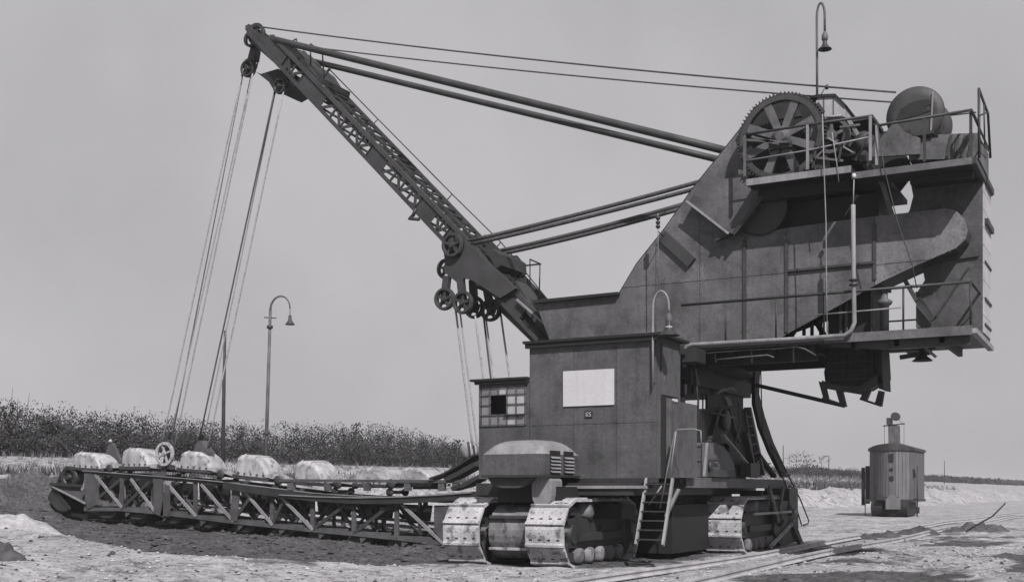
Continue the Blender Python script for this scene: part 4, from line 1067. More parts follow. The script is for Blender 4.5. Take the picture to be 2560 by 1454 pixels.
MB().bar(onY(YW+.0, 2284, 340), onY(YW+.0, 2336, 332), .07, .2).build('drum_pedestal', IRON, drum)

# big spur gear
gc = onY(25.55, 1954, 344); GR = .95
gr = MB().ring(gc, GR, GR-.13, .16, 'y', 56)
gear = gr.build('spur_gear', STEEL_D, EX, label='big spoked spur gear with toothed rim on the upper deck')  # rim and teeth in darker steel than the spokes: their shadow as colour
tm = MB().prism([V((-.022, -.08, -.02)), V((.022, -.08, -.02)), V((.012, -.08, .05)), V((-.012, -.08, .05))], (0, .16, 0)).mesh('gear_tooth', STEEL_D, V((0, 0, 0)))
for k in range(72):
    t = 2*math.pi*k/72; inst(tm, 'gear_tooth', gear, gc + V((math.sin(t)*GR, 0, math.cos(t)*GR)), (0, t, 0))
for k in range(8):
    t = R(22.5+45*k); d_ = V((math.cos(t), 0, math.sin(t)))
    MB().prism([gc+d_*.18+V((-d_.z, 0, d_.x))*.075+V((0, -.05, 0)), gc+d_*.18-V((-d_.z, 0, d_.x))*.075+V((0, -.05, 0)), gc+d_*(GR-.11)-V((-d_.z, 0, d_.x))*.095+V((0, -.05, 0)), gc+d_*(GR-.11)+V((-d_.z, 0, d_.x))*.095+V((0, -.05, 0))], (0, .1, 0)).build('spoke', STEEL, gear)
MB().lathe(gc-V((0, .14, 0)), [(.10, -.02), (.13, 0), (.13, .06), (.22, .08), (.22, .24), (.1, .26)], 'y', 20).build('hub', STEEL, gear)
MB().prism(PY(25.98, (1838, 350), (1870, 290), (1908, 250), (1960, 236), (2008, 240), (2045, 268), (2062, 300), (2062, 420), (1870, 446)), (0, .25, 0)).build('gear_casing', BLACK, EX)
MB().prism(PY(25.95, (1925, 300), (1925, 262), (1990, 258), (2005, 290)), (0, .025, 0)).build('casing_window', IRON, EX)
MB().bar(onY(25.35, 1858, 350), onY(25.35, 1975, 356), .05, .06).build('bearing_arm', STEEL, EX)
MB().bar(onY(25.35, 1880, 342), onY(25.35, 1950, 362), .05, .06).build('bearing_arm', STEEL, EX)
MB().box(gc+V((-.25, -.16, -.28)), gc+V((.25, .1, -.14))).build('bearing_block', IRON, EX)
g2 = onY(25.7, 2080, 340)
p2_ = MB().ring(g2, .40, .32, .16, 'y', 30).lathe(g2-V((0, .1, 0)), [(.12, 0), (.12, .2)], 'y', 14)
pin = p2_.build('pinion_wheel', STEEL, EX)
for k in range(5):
    t = R(20+72*k); MB().bar(g2, g2+V((math.cos(t), 0, math.sin(t)))*.34, .07, .06).build('spoke', STEEL, pin)
MB().path([g2+V((-.45, -.1, .0)), g2+V((-.4, -.1, .25)), g2+V((-.15, -.1, .42)), g2+V((.25, -.1, .38))], .03, 6).build('brake_band', STEEL_L, EX)
MB().bar(onY(25.5, 2122, 300), onY(25.5, 2146, 338), .08, .08).build('brake_strut', STEEL_L, EX)
MB().bar(onY(25.6, 2070, 345), onY(25.6, 2140, 385), .03, .04).build('brake_rod', STEEL_L, EX)
MB().prism(PY(25.9, (2130, 400), (2130, 345), (2150, 330), (2176, 330), (2176, 400)), (0, .4, 0)).build('brake_stand', STEEL, EX)
MB().box(onY(26.3, 2062, 420), V((onY(27.8, 2185, 298).x, 27.8, onY(26.3, 2062, 318).z)) ).build('winch_housing', BLACK, EX)
MB().prism(PY(25.8, (2080, 286), (2100, 287), (2118, 296), (2128, 308), (2100, 312), (2068, 312)), (0, .5, 0)).build('drum_cover', BLACK, EX)
MB().prism(PY(25.7, (2112, 300), (2130, 294), (2182, 286), (2182, 295), (2125, 306)), (0, 1.2, 0)).build('awning', STEEL_D, EX)
# more winch gear between the big wheel and the drum
g3 = onY(25.85, 2122, 362); q3 = MB().ring(g3, .27, .20, .12, 'y', 28).lathe(g3-V((0, .08, 0)), [(.08, 0), (.08, .18)], 'y', 12)
for k in range(6):
    t = R(10+60*k); q3.bar(g3, g3+V((math.cos(t), 0, math.sin(t)))*.22, .04, .06)
q3.build('idler_gear', STEEL_D, EX)
MB().lathe(onY(25.75, 2158, 352), [(.05, -.06), (.20, -.05), (.20, .18), (.05, .2)], 'y', 22).build('brake_drum', STEEL_D, EX)
for a, c, mt in (((2032, 420), (2050, 318), STEEL_D), ((2044, 395), (2108, 402), STEEL), ((2096, 405), (2112, 330), STEEL_D), ((2140, 402), (2170, 336), IRON), ((2100, 318), (2150, 312), STEEL), ((2062, 372), (2030, 405), STEEL)):
    MB().bar(onY(25.45, *a), onY(25.45, *c), .045, .05).build('brake_lever', mt, EX)
MB().box(onY(25.5, 2036, 424), onY(25.8, 2075, 396)).build('bearing_block', STEEL_D, EX)
MB().box(onY(25.5, 2150, 404), onY(25.8, 2172, 384)).build('bearing_block', STEEL_D, EX)
# small pale cabin behind the gear
cb = MB().prism(PY(26.7, (2040, 306), (2040, 240), (2086, 238), (2112, 262), (2110, 306)), (0, .95, 0))
cabin = cb.build('winch_cabin', TAIL, EX, label='small pale cabin with dark roof behind the big gear')
rp = PY(26.66, (2000, 250), (2040, 236), (2088, 234), (2116, 262), (2113, 266), (2086, 241), (2040, 243), (2000, 256))
MB().prism(rp, (0, 1.05, 0)).build('cabin_roof', BLACK, cabin)
for px in (2058, 2082): MB().box(onY(26.69, px, 300), onY(26.699, px+3, 243)).build('cabin_mullion', PLANK, cabin)
MB().bar(onY(26.65, 2044, 258), onY(26.65, 2060, 280), .06, .04).build('cabin_brace', STEEL_D, cabin)
MB().tube(onY(26.9, 2061, 222), onY(26.9, 2052, 238), .012, 6).build('signal_rod', IRON, cabin)
MB().lathe(onY(26.9, 2067, 218), [(.03, -.05), (.055, 0), (.03, .05)], n=10).build('signal_horn', IRON, cabin)

# ---- lamps on the machine
def gooseneck(base, top, reach, drop, r, shade_r, shade_h, mt, lb, arc_h=.45, axis=V((1, 0, 0))):
    pts = [base, base.lerp(top, .5), top] + arc_pts(top+axis*reach/2, reach/2, arc_h, math.pi, 0, 12, axis)[1:]
    pts.append(pts[-1]-V((0, 0, drop)))
    o = MB().path(pts, r, 8).build('gooseneck_lamp', mt, EX, label=lb)
    e = pts[-1]
    MB().lathe(e-V((0, 0, .22)), [(.045, 0), (.075, .05), (.07, .14), (.03, .22)], n=12).build('lamp_socket', STEEL, o)
    bell('lamp_shade', e-V((0, 0, .22+shade_h*.85)), shade_r, shade_h, IRON, o)
    return o
gooseneck(onY(26.5, 2043, 250), onY(26.5, 2042, 45), (onY(26.5, 2062, 60).x-onY(26.5, 2042, 60).x), .35, .028, .16, .22, STEEL, 'tall gooseneck lamp rising from the winch cabin roof', .32)
b0 = onY(22.42, 1632, 968); t0 = onY(22.42, 1632, 770)
g2l = gooseneck(b0, t0, (onY(22.42, 1672, 770).x-t0.x), .12, .024, .23, .30, STEEL_L, 'gooseneck lamp with pale socket on the machine house corner', .34)
c = t0 + V((onY(22.42, 1672, 770).x-t0.x, 0, -.12-.5))
MB().lathe(c+V((0, 0, .07)), [(.095, 0), (.10, .05), (.07, .16), (.05, .32), (.03, .40)], n=12).build('lamp_body', WHITE, g2l)
MB().bar(b0+V((0, 0, .1)), b0+V((0, .12, .1)), .04, .04).build('bracket', IRON, g2l); MB().bar(b0+V((0, 0, 1.0)), b0+V((0, .12, 1.0)), .04, .04).build('bracket', IRON, g2l)
MB().box((-9.05, 24.3, 4.45), (-8.6, 24.9, 4.75)).build('junction_box', IRON, EX)
e = onY(26, 2306, 868); bell('hanging_lamp', V((e.x, 26, onY(26, 2306, 902).z)), .22, .26, IRON, EX)
# wire with insulators down to the house
wl = MB().path(PY(25.4, (1645, 533), (1645, 590), (1646, 736)), .010, 6).build('feed_wire', STEEL_L, EX)
for py in (545, 556, 566): MB().lathe(onY(25.4, 1645, py), [(.02, -.05), (.055, -.02), (.055, .02), (.02, .05)], n=10).build('insulator', IRON, wl)
MB().tube(onY(25.4, 1645, 533), onY(27.6, 1662, 527), .012, 6).build('wire_bracket', IRON, wl)
MB().tube(onY(25.4, 1645, 578), onY(26.0, 1660, 592), .012, 6).build('wire_bracket', IRON, wl)

# ---- hanging loading chute
ck = MB().prism([onY(26.6, *q) for q in ((2072, 872), (2192, 866), (2196, 935), (2150, 965), (2065, 968), (2060, 930))], (0, 1.5, 0))
chute = ck.build('loading_chute', BLACK, EX, label='black mesh loading chute hanging under the walkway')
for k in range(7): MB().bar(onY(26.56, 2075+18*k, 880), onY(26.56, 2072+18*k, 955), .02, .02).build('mesh_wire', STEEL_D, chute)
for k in range(4): MB().bar(onY(26.57, 2068, 885+22*k), onY(26.57, 2190, 878+22*k), .02, .02).build('mesh_wire', STEEL_D, chute)
MB().prism(PY(26.4, (2190, 868), (2203, 868), (2208, 972), (2196, 970)), (0, .9, 0)).build('chute_side', BLACK, chute)
MB().prism(PY(26.4, (2055, 950), (2085, 962), (2150, 965), (2200, 935), (2205, 955), (2150, 985), (2050, 968)), (0, .15, 0)).build('chute_lip', IRON, chute)
for pp in (((2046, 952), (2058, 995), (2072, 1000), (2062, 958)), ((2084, 958), (2100, 1012), (2116, 1016), (2102, 960)), ((2166, 960), (2150, 996), (2166, 1002), (2180, 968)), ((2196, 975), (2186, 1010), (2204, 1015), (2210, 978))):
    MB().prism(PY(26.5, *pp), (0, .12, 0)).build('chute_leg', IRON, chute)
MB().bar(onY(26.45, 2056, 994), onY(26.45, 2116, 1014), .05, .06).build('chute_tie', IRON, chute)
MB().bar(onY(26.45, 2150, 996), onY(26.45, 2204, 1014), .05, .06).build('chute_tie', IRON, chute)

# ================================================================== boom
BY0, BY1 = 26.3, 27.7
A0, A1 = onY(BY0, 633, 95), onY(BY0, 1340, 846)
bd_ = (A1-A0).normalized(); bn = V((-bd_.z, 0, bd_.x)); bn = bn if bn.z > 0 else -bn
BL = (A1-A0).length; BD = .46
def bp(px, up=0.0, y=BY0):
    s_ = (px-633)/(1340-633); d0 = A0.y/(SN*((633-1280)/FOC)+CS); 
    # point on the lower near chord that shows at column px
    t = (px-1280)/FOC
    # solve along the straight chord
    lo, hi = -0.2, 1.2
    for _ in range(40):
        m_ = (lo+hi)/2; P = A0+(A1-A0)*m_
        rx = P.x*CS+P.y*SN; dd = -P.x*SN+P.y*CS
        if rx/dd < t: lo = m_
        else: hi = m_
    P = A0+(A1-A0)*lo
    return V((P.x, y, P.z)) + bn*up
bm_ = MB()
for y_ in (BY0, BY1): bm_.bar(bp(620, 0, y_), bp(1345, 0, y_), .10, .08)
boom = bm_.build('boom', BOOM, EX, label='slanting lattice boom with sheaves carrying the hoist ropes')
for y_ in (BY0, BY1): MB().bar(bp(660, BD, y_), bp(1345, BD, y_), .11, .09).build('chord', BOOM, boom)
solid = [(655, 700), (742, 798), (912, 950), (1035, 1072), (1105, 1295)]
for a, c in solid:
    MB().prism([bp(a), bp(c), bp(c, BD), bp(a, BD)], (0, .02, 0)).build('side_plate', BOOM, boom)
    MB().prism([bp(a, 0, BY1), bp(c, 0, BY1), bp(c, BD, BY1), bp(a, BD, BY1)], (0, -.02, 0)).build('side_plate', BOOM, boom)
def in_solid(px): return any(a-6 < px < c+6 for a, c in solid)
xs = [700, 721, 742, 798, 822, 846, 868, 890, 912, 950, 972, 994, 1014, 1035, 1072, 1089, 1105]
for i in range(len(xs)-1):
    if in_solid((xs[i]+xs[i+1])/2): continue
    for y_ in (BY0+.02, BY1-.02):
        p, q = (bp(xs[i], .02, y_), bp(xs[i+1], BD, y_)) if i % 2 else (bp(xs[i], BD, y_), bp(xs[i+1], .02, y_))
        MB().bar(p, q, .075, .04).build('lattice_bar', BOOM, boom)
        MB().bar(bp(xs[i+1], .02, y_), bp(xs[i+1], BD, y_), .06, .04).build('lattice_bar', BOOM, boom)
# top face: rungs, walkway planks and a middle rope trough
k = 0
for px in range(690, 1330, 17):
    MB().bar(bp(px, BD, BY0), bp(px, BD, BY1), .05, .04, (0, 0, 1)).build('rung', BOOM, boom)
    if k % 2: MB().bar(bp(px, BD-.02, BY0+.08), bp(px+17, BD-.02, BY1-.08), .04, .035, (0, 0, 1)).build('brace', BOOM, boom)
    k += 1
for y_ in (26.85,): MB().bar(bp(690, BD+.03, y_), bp(1340, BD+.03, y_), .05, .06).build('rope_trough', IRON, boom)
for px in range(700, 1330, 45): MB().bar(bp(px, 0, BY0), bp(px+22, 0, BY1), .05, .05, (0, 0, 1)).build('brace', BOOM, boom)
MB().bar(bp(1120, BD+.05, 27.5), bp(1300, BD+.05, 27.5), .3, .05).build('walk_plank', BOOM, boom)
# round lower end of the boom
MB().path([onY(27.0, 1258, 742), onY(27.0, 1330, 812), onY(27.0, 1420, 905)], [.34, .33, .28], 16).build('boom_foot', BOOM, boom)
MB().prism([onY(26.55, *q) for q in ((1290, 700), (1330, 770), (1450, 880), (1400, 880), (1285, 745))], (0, .9, 0)).build('boom_foot', BOOM, boom)
MB().bar(onY(26.2, 1292, 748), onY(26.2, 1430, 870), .05, .06).build('rope_trough', STEEL_L, boom)
MB().bar(onY(26.3, 1246, 744), onY(26.3, 1298, 728), .14, .1).build('foot_collar', BLACK, boom)
MB().prism(PY(26.25, (1212, 622), (1230, 620), (1250, 635), (1252, 662), (1240, 672)), (0, 1.45, 0)).build('tie_bracket', IRON, boom)
MB().path(PY(26.0, (1040, 522), (1033, 538), (1023, 546), (1048, 548)), .05, 6).build('boom_lamp', IRON, boom)
# boom handrail
hr = MB().path(PY(27.75, (822, 172), (945, 298), (1130, 485), (1252, 605), (1290, 650), (1428, 822)), .018, 6)
bh = hr.build('boom_handrail', IRON, EX)
for a, c in (((945, 298), (922, 322)), ((1130, 485), (1108, 512)), ((1252, 605), (1228, 635)), ((822, 172), (808, 190))): MB().tube(onY(27.75, *a), onY(27.72, *c), .016, 6).build('post', IRON, bh)
# small landing at the foot
ld = MB().bar(onY(27.6, 1320, 742), onY(27.6, 1352, 748), .5, .05, (0, 0, 1)); land = ld.build('boom_landing', BLACK, EX)
for a, c in (((1325, 648), (1325, 745)), ((1350, 658), (1348, 748)), ((1290, 655), (1288, 712)), ((1284, 662), (1282, 708))): MB().tube(onY(27.3, *a), onY(27.3, *c), .018, 6).build('post', BOOM, land)
for a, c in (((1325, 648), (1352, 660)), ((1310, 664), (1350, 660)), ((1255, 645), (1292, 640)), ((1255, 645), (1290, 658)), ((1292, 640), (1300, 650)), ((1230, 668), (1286, 658))): MB().bar(onY(27.3, *a), onY(27.3, *c), .04, .04).build('rail', IRON, land)
# ---- boom head
def sheave(name, Y, px, py, r, w, mt, parent, spokes=4, off=0.0):
    c = onY(Y, px, py); mb = MB().ring(c, r, r*.80, w, 'y', 26).ring(c, r*1.06, r*.97, w*.25, 'y', 26)
    mb.lathe(c-V((0, w*.7, 0)), [(r*.24, 0), (r*.24, w*1.4)], 'y', 12)
    for k in range(spokes):
        t = off+2*math.pi*k/spokes; mb.bar(c, c+V((math.cos(t), 0, math.sin(t)))*r*.84, r*.24, w*.5)
    mb.lathe(c+V((0, w*.1, 0)), [(r*.5, 0), (r*.5, w*.2)], 'y', 14)
    return mb.build(name, mt, parent)
sheave('head_sheave', 26.75, 642, 88, .30, .12, IRON, boom, 5)
sheave('head_sheave', 27.3, 640, 84, .30, .12, IRON, boom, 5)
MB().ring(onY(26.6, 627, 98), .24, .17, .10, 'y', 22).build('head_ring', IRON, boom)
MB().prism(PY(26.35, (612, 72), (622, 66), (640, 80), (672, 96), (708, 128), (735, 165), (705, 175), (640, 118), (628, 100)), (0, .10, 0)).build('head_cheek', BOOM, boom)
MB().prism(PY(27.5, (612, 66), (622, 60), (650, 75), (690, 100), (740, 128), (770, 160), (705, 165), (640, 112)), (0, .10, 0)).build('head_cheek', BOOM, boom)
MB().prism(PY(26.6, (675, 115), (700, 103), (735, 118), (758, 140), (770, 165), (742, 172), (705, 150)), (0, .8, 0)).build('head_winch', IRON, boom)
MB().prism(PY(26.4, (745, 140), (768, 158), (785, 185), (808, 196), (805, 210), (790, 205), (762, 185)), (0, 1.3, 0)).build('head_platform', IRON, boom)
hp = MB()
for pts in (((741, 97), (742, 112)), ((741, 97), (727, 106)), ((776, 110), (777, 178)), ((776, 110), (806, 130)), ((806, 130), (810, 205)), ((808, 196), (826, 172)), ((777, 112), (808, 128))): hp.tube(onY(26.5, *pts[0]), onY(26.5, *pts[1]), .022, 6)
hp.build('head_guard', IRON, boom)
# hanging blocks
blk = MB().prism(PY(26.7, (628, 110), (640, 112), (634, 150), (618, 150)), (0, .25, 0)).build('hoist_block', IRON, EX, label='hanging sheave block at the boom tip')
sheave('sheave', 26.75, 621, 172, .25, .16, IRON, blk, 3); sheave('sheave', 27.0, 623, 168, .25, .12, IRON, blk, 3)
MB().tube(onY(26.75, 651, 125), onY(26.75, 641, 172), .02, 6).build('stay', IRON, blk)
blk2 = MB().prism(PY(26.55, (640, 180), (652, 185), (695, 172), (738, 214), (720, 220), (700, 232), (684, 225), (672, 205)), (0, 1.0, 0)).build('hoist_plate', BLACK, EX)
sheave('sheave', 26.5, 700, 216, .22, .14, IRON, blk2, 3)
# mid sheave cluster
clp = MB().prism(PY(26.15, (1105, 605), (1160, 600), (1290, 720), (1250, 745), (1180, 700), (1160, 695), (1145, 708), (1110, 680), (1112, 650)), (0, .12, 0)).build('sheave_bracket', BOOM, EX, label='bracket with a cluster of hanging sheaves below the boom')
sheave('sheave', 26.05, 1132, 612, .31, .14, STEEL_D, clp, 5, .3)
sheave('sheave', 26.5, 1116, 672, .27, .14, IRON, clp, 5, .3)
for (px, py, Y, sx, sy, mt) in ((1112, 747, 26.2, 1118, 690, STEEL_D), (1158, 756, 26.2, 1152, 700, STEEL_D), (1186, 768, 26.9, 1182, 700, IRON), (1227, 775, 26.9, 1216, 715, IRON)):
    MB().bar(onY(Y, sx, sy), onY(Y, px, py), .18, .16).build('sheave_strap', BOOM, clp)
    sheave('sheave', Y-.1, px, py, .29, .16, mt, clp, 5, .2)
MB().prism(PY(26.9, (1165, 665), (1200, 690), (1250, 745), (1190, 720)), (0, .1, 0)).build('bracket_plate', IRON, clp)

# ---- tie bars, cables and ropes
def rope(name, p, q, r, mt, sag=0.0, n=10, parent=EX, label=None):
    pts = [p.lerp(q, k/n) - V((0, 0, sag*4*(k/n)*(1-k/n))) for k in range(n+1)]
    return MB().path(pts, r, 8).build(name, mt, parent, label=label)
rope('upper_tie_bar', onY(26.3, 690, 100), onY(26.3, 1815, 377), .095, STEEL_D, .0)
rope('upper_tie_bar', onY(27.6, 752, 146), onY(27.6, 1800, 400), .085, STEEL_D, .0)
for dz in (-.05, .05):
    rope('lower_tie_rope', onY(26.3, 1172, 607)+V((0, 0, dz)), onY(26.3, 1868, 428)+V((0, 0, dz*1.5)), .055, ROPE, .05)
    rope('lower_tie_rope', onY(27.6, 1240, 633)+V((0, 0, dz)), onY(27.6, 1712, 514)+V((0, 0, dz)), .055, ROPE, .05)
rope('boom_cable', onY(26.75, 655, 68), onY(26.6, 2240, 231), .022, ROPE, .12, 16)
rope('boom_cable', onY(27.3, 760, 116), onY(27.2, 2236, 256), .020, ROPE, .10, 16)
for (a, c, Y0, Y1, r, mt) in (((608, 172), (402, 1122), 26.75, 26.2, .022, ROPE_L), ((610, 172), (430, 1095), 26.9, 27.0, .020, ROPE_L), ((634, 172), (434, 1125), 26.75, 26.2, .024, ROPE_L), ((632, 170), (424, 1100), 27.0, 26.6, .018, ROPE_L),
                              ((689, 217), (498, 1100), 26.5, 26.6, .024, ROPE), ((711, 217), (517, 1130), 26.5, 26.7, .024, ROPE_L), ((691, 217), (507, 1110), 26.6, 26.75, .018, ROPE_L)):
    rope('hoist_rope', onY(Y0, *a), onY(Y1, *c), r, mt)
for (a, c, Y, r, mt) in (((1138, 765), (1182, 1120), 26.3, .028, ROPE_L), ((1148, 765), (1197, 1140), 26.3, .024, ROPE_L), ((1188, 790), (1236, 1150), 26.6, .028, ROPE_L), ((1209, 790), (1251, 1150), 26.9, .028, ROPE), ((1214, 790), (1262, 1150), 26.9, .024, ROPE_L), ((1251, 780), (1303, 1150), 26.9, .028, ROPE_L)):
    rope('hoist_rope', onY(Y, *a), onY(Y, *c), r, mt)

# ================================================================== bucket ladder
LY0, LY1 = 26.1, 27.5
def lp(px, py, Y=LY0): return onY(Y, px, py)
topc = [(213, 1180), (383, 1193), (520, 1204), (600, 1213), (690, 1224), (783, 1236), (886, 1243), (1000, 1247), (1107, 1251), (1180, 1252)]
botc = [(214, 1272), (306, 1272), (385, 1279), (490, 1291), (585, 1303), (682, 1313), (783, 1324), (886, 1333), (995, 1344), (1107, 1356), (1180, 1362)]
def shift(p, Y): return V((p.x, Y, p.z))
def chord(mb, pts, Y, w, h):
    P = [shift(lp(*q), Y) for q in pts]
    for a, c in zip(P[:-1], P[1:]): mb.bar(a, c+(c-a)*.01, h, w)
lf = MB(); chord(lf, topc, LY0, .14, .10)
lad_ = lf.build('bucket_ladder', LADDER, EX, label='long grey truss ladder carrying the bucket chain over the dug earth')
mb = MB(); chord(mb, topc, LY1, .14, .10); mb.build('top_chord', STEEL_D, lad_)  # far side of the truss: its shade put into a darker steel
for Y in (LY0, LY1):
    mb = MB(); chord(mb, botc, Y, .14, .11); mb.build('bottom_chord', LADDER, lad_)
mb = MB(); P = [shift(lp(*q), LY0-.07) for q in topc]
for a, c in zip(P[:-1], P[1:]): mb.bar(a+V((0, 0, .055)), c+V((0, 0, .055)), .015, .16)
mb.build('chord_flange', LADDER_L, lad_)
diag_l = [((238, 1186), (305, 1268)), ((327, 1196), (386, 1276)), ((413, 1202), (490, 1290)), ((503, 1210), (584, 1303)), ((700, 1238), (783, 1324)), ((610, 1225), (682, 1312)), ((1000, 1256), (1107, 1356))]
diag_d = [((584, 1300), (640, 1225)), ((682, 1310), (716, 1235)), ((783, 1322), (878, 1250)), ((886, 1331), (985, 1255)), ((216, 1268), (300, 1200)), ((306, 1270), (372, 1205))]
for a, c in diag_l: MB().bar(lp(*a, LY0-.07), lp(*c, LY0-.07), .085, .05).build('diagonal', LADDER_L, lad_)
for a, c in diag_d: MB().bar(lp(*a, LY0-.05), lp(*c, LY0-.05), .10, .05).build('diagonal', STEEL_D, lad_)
for a, c in diag_l+diag_d[:4]:
    p, q = lp(*a), lp(*c); MB().bar(shift(V((p.x, 0, q.z)), LY1), shift(V((q.x, 0, p.z)), LY1), .09, .05).build('diagonal', STEEL_D, lad_)
def ytop(px):
    for (a, y0), (c, y1) in zip(topc[:-1], topc[1:]):
        if px <= c: return y0+(y1-y0)*(px-a)/(c-a)
    return topc[-1][1]
def ybot(px):
    for (a, y0), (c, y1) in zip(botc[:-1], botc[1:]):
        if px <= c: return y0+(y1-y0)*(px-a)/(c-a)
    return botc[-1][1]
for px in (306, 490, 588, 682, 783, 886, 993):
    for Y in (LY0-.02, LY1+.02):
        a, c = lp(px, ytop(px)), lp(px, ybot(px)); MB().bar(shift(a, Y), shift(c, Y), .13, .06).build('upright', LADDER, lad_)
for px in (250, 306, 385, 440, 490, 540, 588, 640, 682, 735, 783, 835, 886, 940, 993, 1050):
    a = lp(px, ytop(px)); MB().bar(shift(a, LY0), shift(a, LY1), .09, .08, (0, 0, 1)).build('cross_beam', LADDER, lad_)
    a = lp(px, ybot(px)); MB().bar(shift(a, LY0), shift(a, LY1), .09, .08, (0, 0, 1)).build('cross_beam', LADDER, lad_)
# plates
for pp, mt in ((((383, 1180), (406, 1178), (408, 1292), (384, 1282)), LADDER), (((414, 1212), (424, 1212), (424, 1290), (400, 1288)), LADDER), (((213, 1182), (234, 1184), (246, 1212), (246, 1258), (218, 1272), (210, 1225)), LADDER),
               (((1085, 1262), (1140, 1262), (1140, 1352), (1110, 1356), (1085, 1325)), LADDER), (((580, 1212), (600, 1214), (592, 1302), (576, 1300)), LADDER)):
    MB().prism(PY(LY0-.10, *pp), (0, .03, 0)).build('gusset_plate', mt, lad_)
for px in (345, 440, 535, 630, 735, 835, 940, 1045):
    p = lp(px, ybot(px)); w = .55
    MB().prism([V((p.x-w, LY0-.04, p.z+.12)), V((p.x+w, LY0-.04, p.z+.10)), V((p.x+w*.8, LY0-.04, p.z-.12)), V((p.x+w*.2, LY0-.04, p.z-.05)), V((p.x-w*.5, LY0-.04, p.z-.06)), V((p.x-w*.9, LY0-.04, p.z-.22))], (0, .03, 0)).build('skid_plate', LADDER, lad_)
# inner chain guide planks
for dz, mt in ((.28, LADDER_L), (.45, LADDER)):
    mb = MB(); P = [shift(lp(*q), 26.7)+V((0, 0, dz)) for q in botc[1:]]
    for a, c in zip(P[:-1], P[1:]): mb.bar(a, c, .05, .6)
    mb.build('chain_guide', mt, lad_)
# second, inner row of bracing
xs2 = [250, 306, 345, 385, 440, 490, 540, 588, 635, 682, 735, 783, 835, 886, 940, 993, 1050]
for i, (xa, xb) in enumerate(zip(xs2[:-1], xs2[1:])):
    for f0, f1 in ((.1, .9), (.9, .1)):
        if (i*7+int(f0*10)) % 3 == 0: continue
        MB().bar(lp(xa, ytop(xa)*(1-f0)+ybot(xa)*f0, 26.35), lp(xb, ytop(xb)*(1-f1)+ybot(xb)*f1, 26.35), .07, .05).build('inner_brace', STEEL_D if i % 2 else LADDER, lad_)
    MB().bar(lp(xb, ytop(xb)*.95+ybot(xb)*.05, 26.4), lp(xb, ytop(xb)*.05+ybot(xb)*.95, 26.4), .09, .06).build('inner_post', STEEL_D, lad_)
    if i % 2: MB().lathe(shift(lp((xa+xb)/2, ytop(xa)*.55+ybot(xa)*.45), 26.3), [(.05, -.06), (.15, -.05), (.15, .05), (.05, .06)], 'y', 14).build('guide_roller', STEEL_D, lad_)
# added black plates standing in for the shaded inside of the ladder
for x0, x1, f0, f1 in ((248, 300, .05, .75), (312, 380, .05, .7), (428, 486, .08, .8), (497, 575, .05, .62), (602, 676, .1, .7), (690, 775, .1, .62), (792, 880, .12, .55), (893, 985, .12, .5), (1003, 1080, .12, .5)):
    q = [(x0, ytop(x0)*(1-f0)+ybot(x0)*f0), (x1, ytop(x1)*(1-f0)+ybot(x1)*f0), (x1-6, ytop(x1)*(1-f1)+ybot(x1)*f1), (x0+4, ytop(x0)*(1-f1)+ybot(x0)*f1)]
    MB().prism(PY(26.45, *q), (0, .04, 0)).build('ladder_shade_plate', BLACK, lad_)
# thick shoe beam and guide band near the machine
mb = MB(); P = PY(LY0-.16, (560, 1212), (660, 1228), (780, 1243), (880, 1249), (960, 1250), (1060, 1246), (1200, 1236), (1290, 1230))
for a, c in zip(P[:-1], P[1:]): mb.bar(a, c, .20, .10)
mb.build('shoe_beam', IRON, lad_)
mb = MB(); P = PY(LY0-.19, (700, 1236), (800, 1241), (900, 1243), (1000, 1241), (1100, 1236), (1180, 1230))
for a, c in zip(P[:-1], P[1:]): mb.bar(a, c, .03, .12)
mb.build('shoe_flange', LADDER_L, lad_)
gb = MB().bar(lp(700, 1200, LY0-.12), lp(1195, 1203, LY0-.12), .08, .09); guide = gb.build('guide_rail', LADDER, EX)
for px in (728, 820, 918, 1020, 1105, 1140): MB().box(lp(px-10, 1226, LY0-.15), lp(px+10, 1206, LY0-.05)).build('guide_post', STEEL if px != 820 else LADDER, guide)
for px, w in ((1050, 18), (1090, 26)): MB().box(lp(px-w, 1222, LY0+.06), lp(px+w, 1206, LY0+.1)).build('guide_slot', BLACK, guide)
for pts, h in ((((1085, 1196), (1120, 1184), (1155, 1164), (1180, 1148), (1198, 1136)), .05), (((1130, 1196), (1155, 1184), (1180, 1170), (1198, 1160)), .12), (((1140, 1220), (1175, 1210), (1210, 1190), (1225, 1180)), .10)):
    mb = MB(); P = PY(LY0, *pts)
    for a, c in zip(P[:-1], P[1:]): mb.bar(a, c, h, .5)
    mb.build('curved_guide', IRON, guide)
ws = MB().lathe(onY(26.6, 1172, 1128), [(.08, -.07), (.26, -.06), (.23, 0), (.26, .06), (.08, .07)], 'y', 22); ws.build('guide_pulley', BUCKET, guide)
# tip: tumbler wheel and nose
tw = onY(26.5, 181, 1192)
t_ = MB().ring(tw, .36, .25, .35, 'y', 26).lathe(tw-V((0, .2, 0)), [(.08, 0), (.08, .4)], 'y', 12)
for k in range(6):
    a = R(15+60*k); t_.bar(tw, tw+V((math.cos(a), 0, math.sin(a)))*.27, .07, .2)
t_.build('tumbler_wheel', IRON, EX)
for Y in (LY0+.15, LY1-.15):
    MB().prism([shift(lp(*q), Y) for q in ((126, 1212), (205, 1216), (215, 1260), (170, 1240), (128, 1222))], (0, .05, 0)).build('nose_plate', LADDER, lad_)
MB().bar(lp(127, 1213, LY0+.1), lp(214, 1258, LY0+.1), .05, .06).build('nose_edge', LADDER_L, lad_)
MB().bar(lp(127, 1209, LY0+.1), lp(212, 1214, LY0+.1), .09, .1).build('nose_edge', IRON, lad_)
MB().bar(lp(205, 1225, LY0-.06), lp(229, 1183, LY0-.06), .11, .05).build('nose_edge', LADDER_L, lad_)
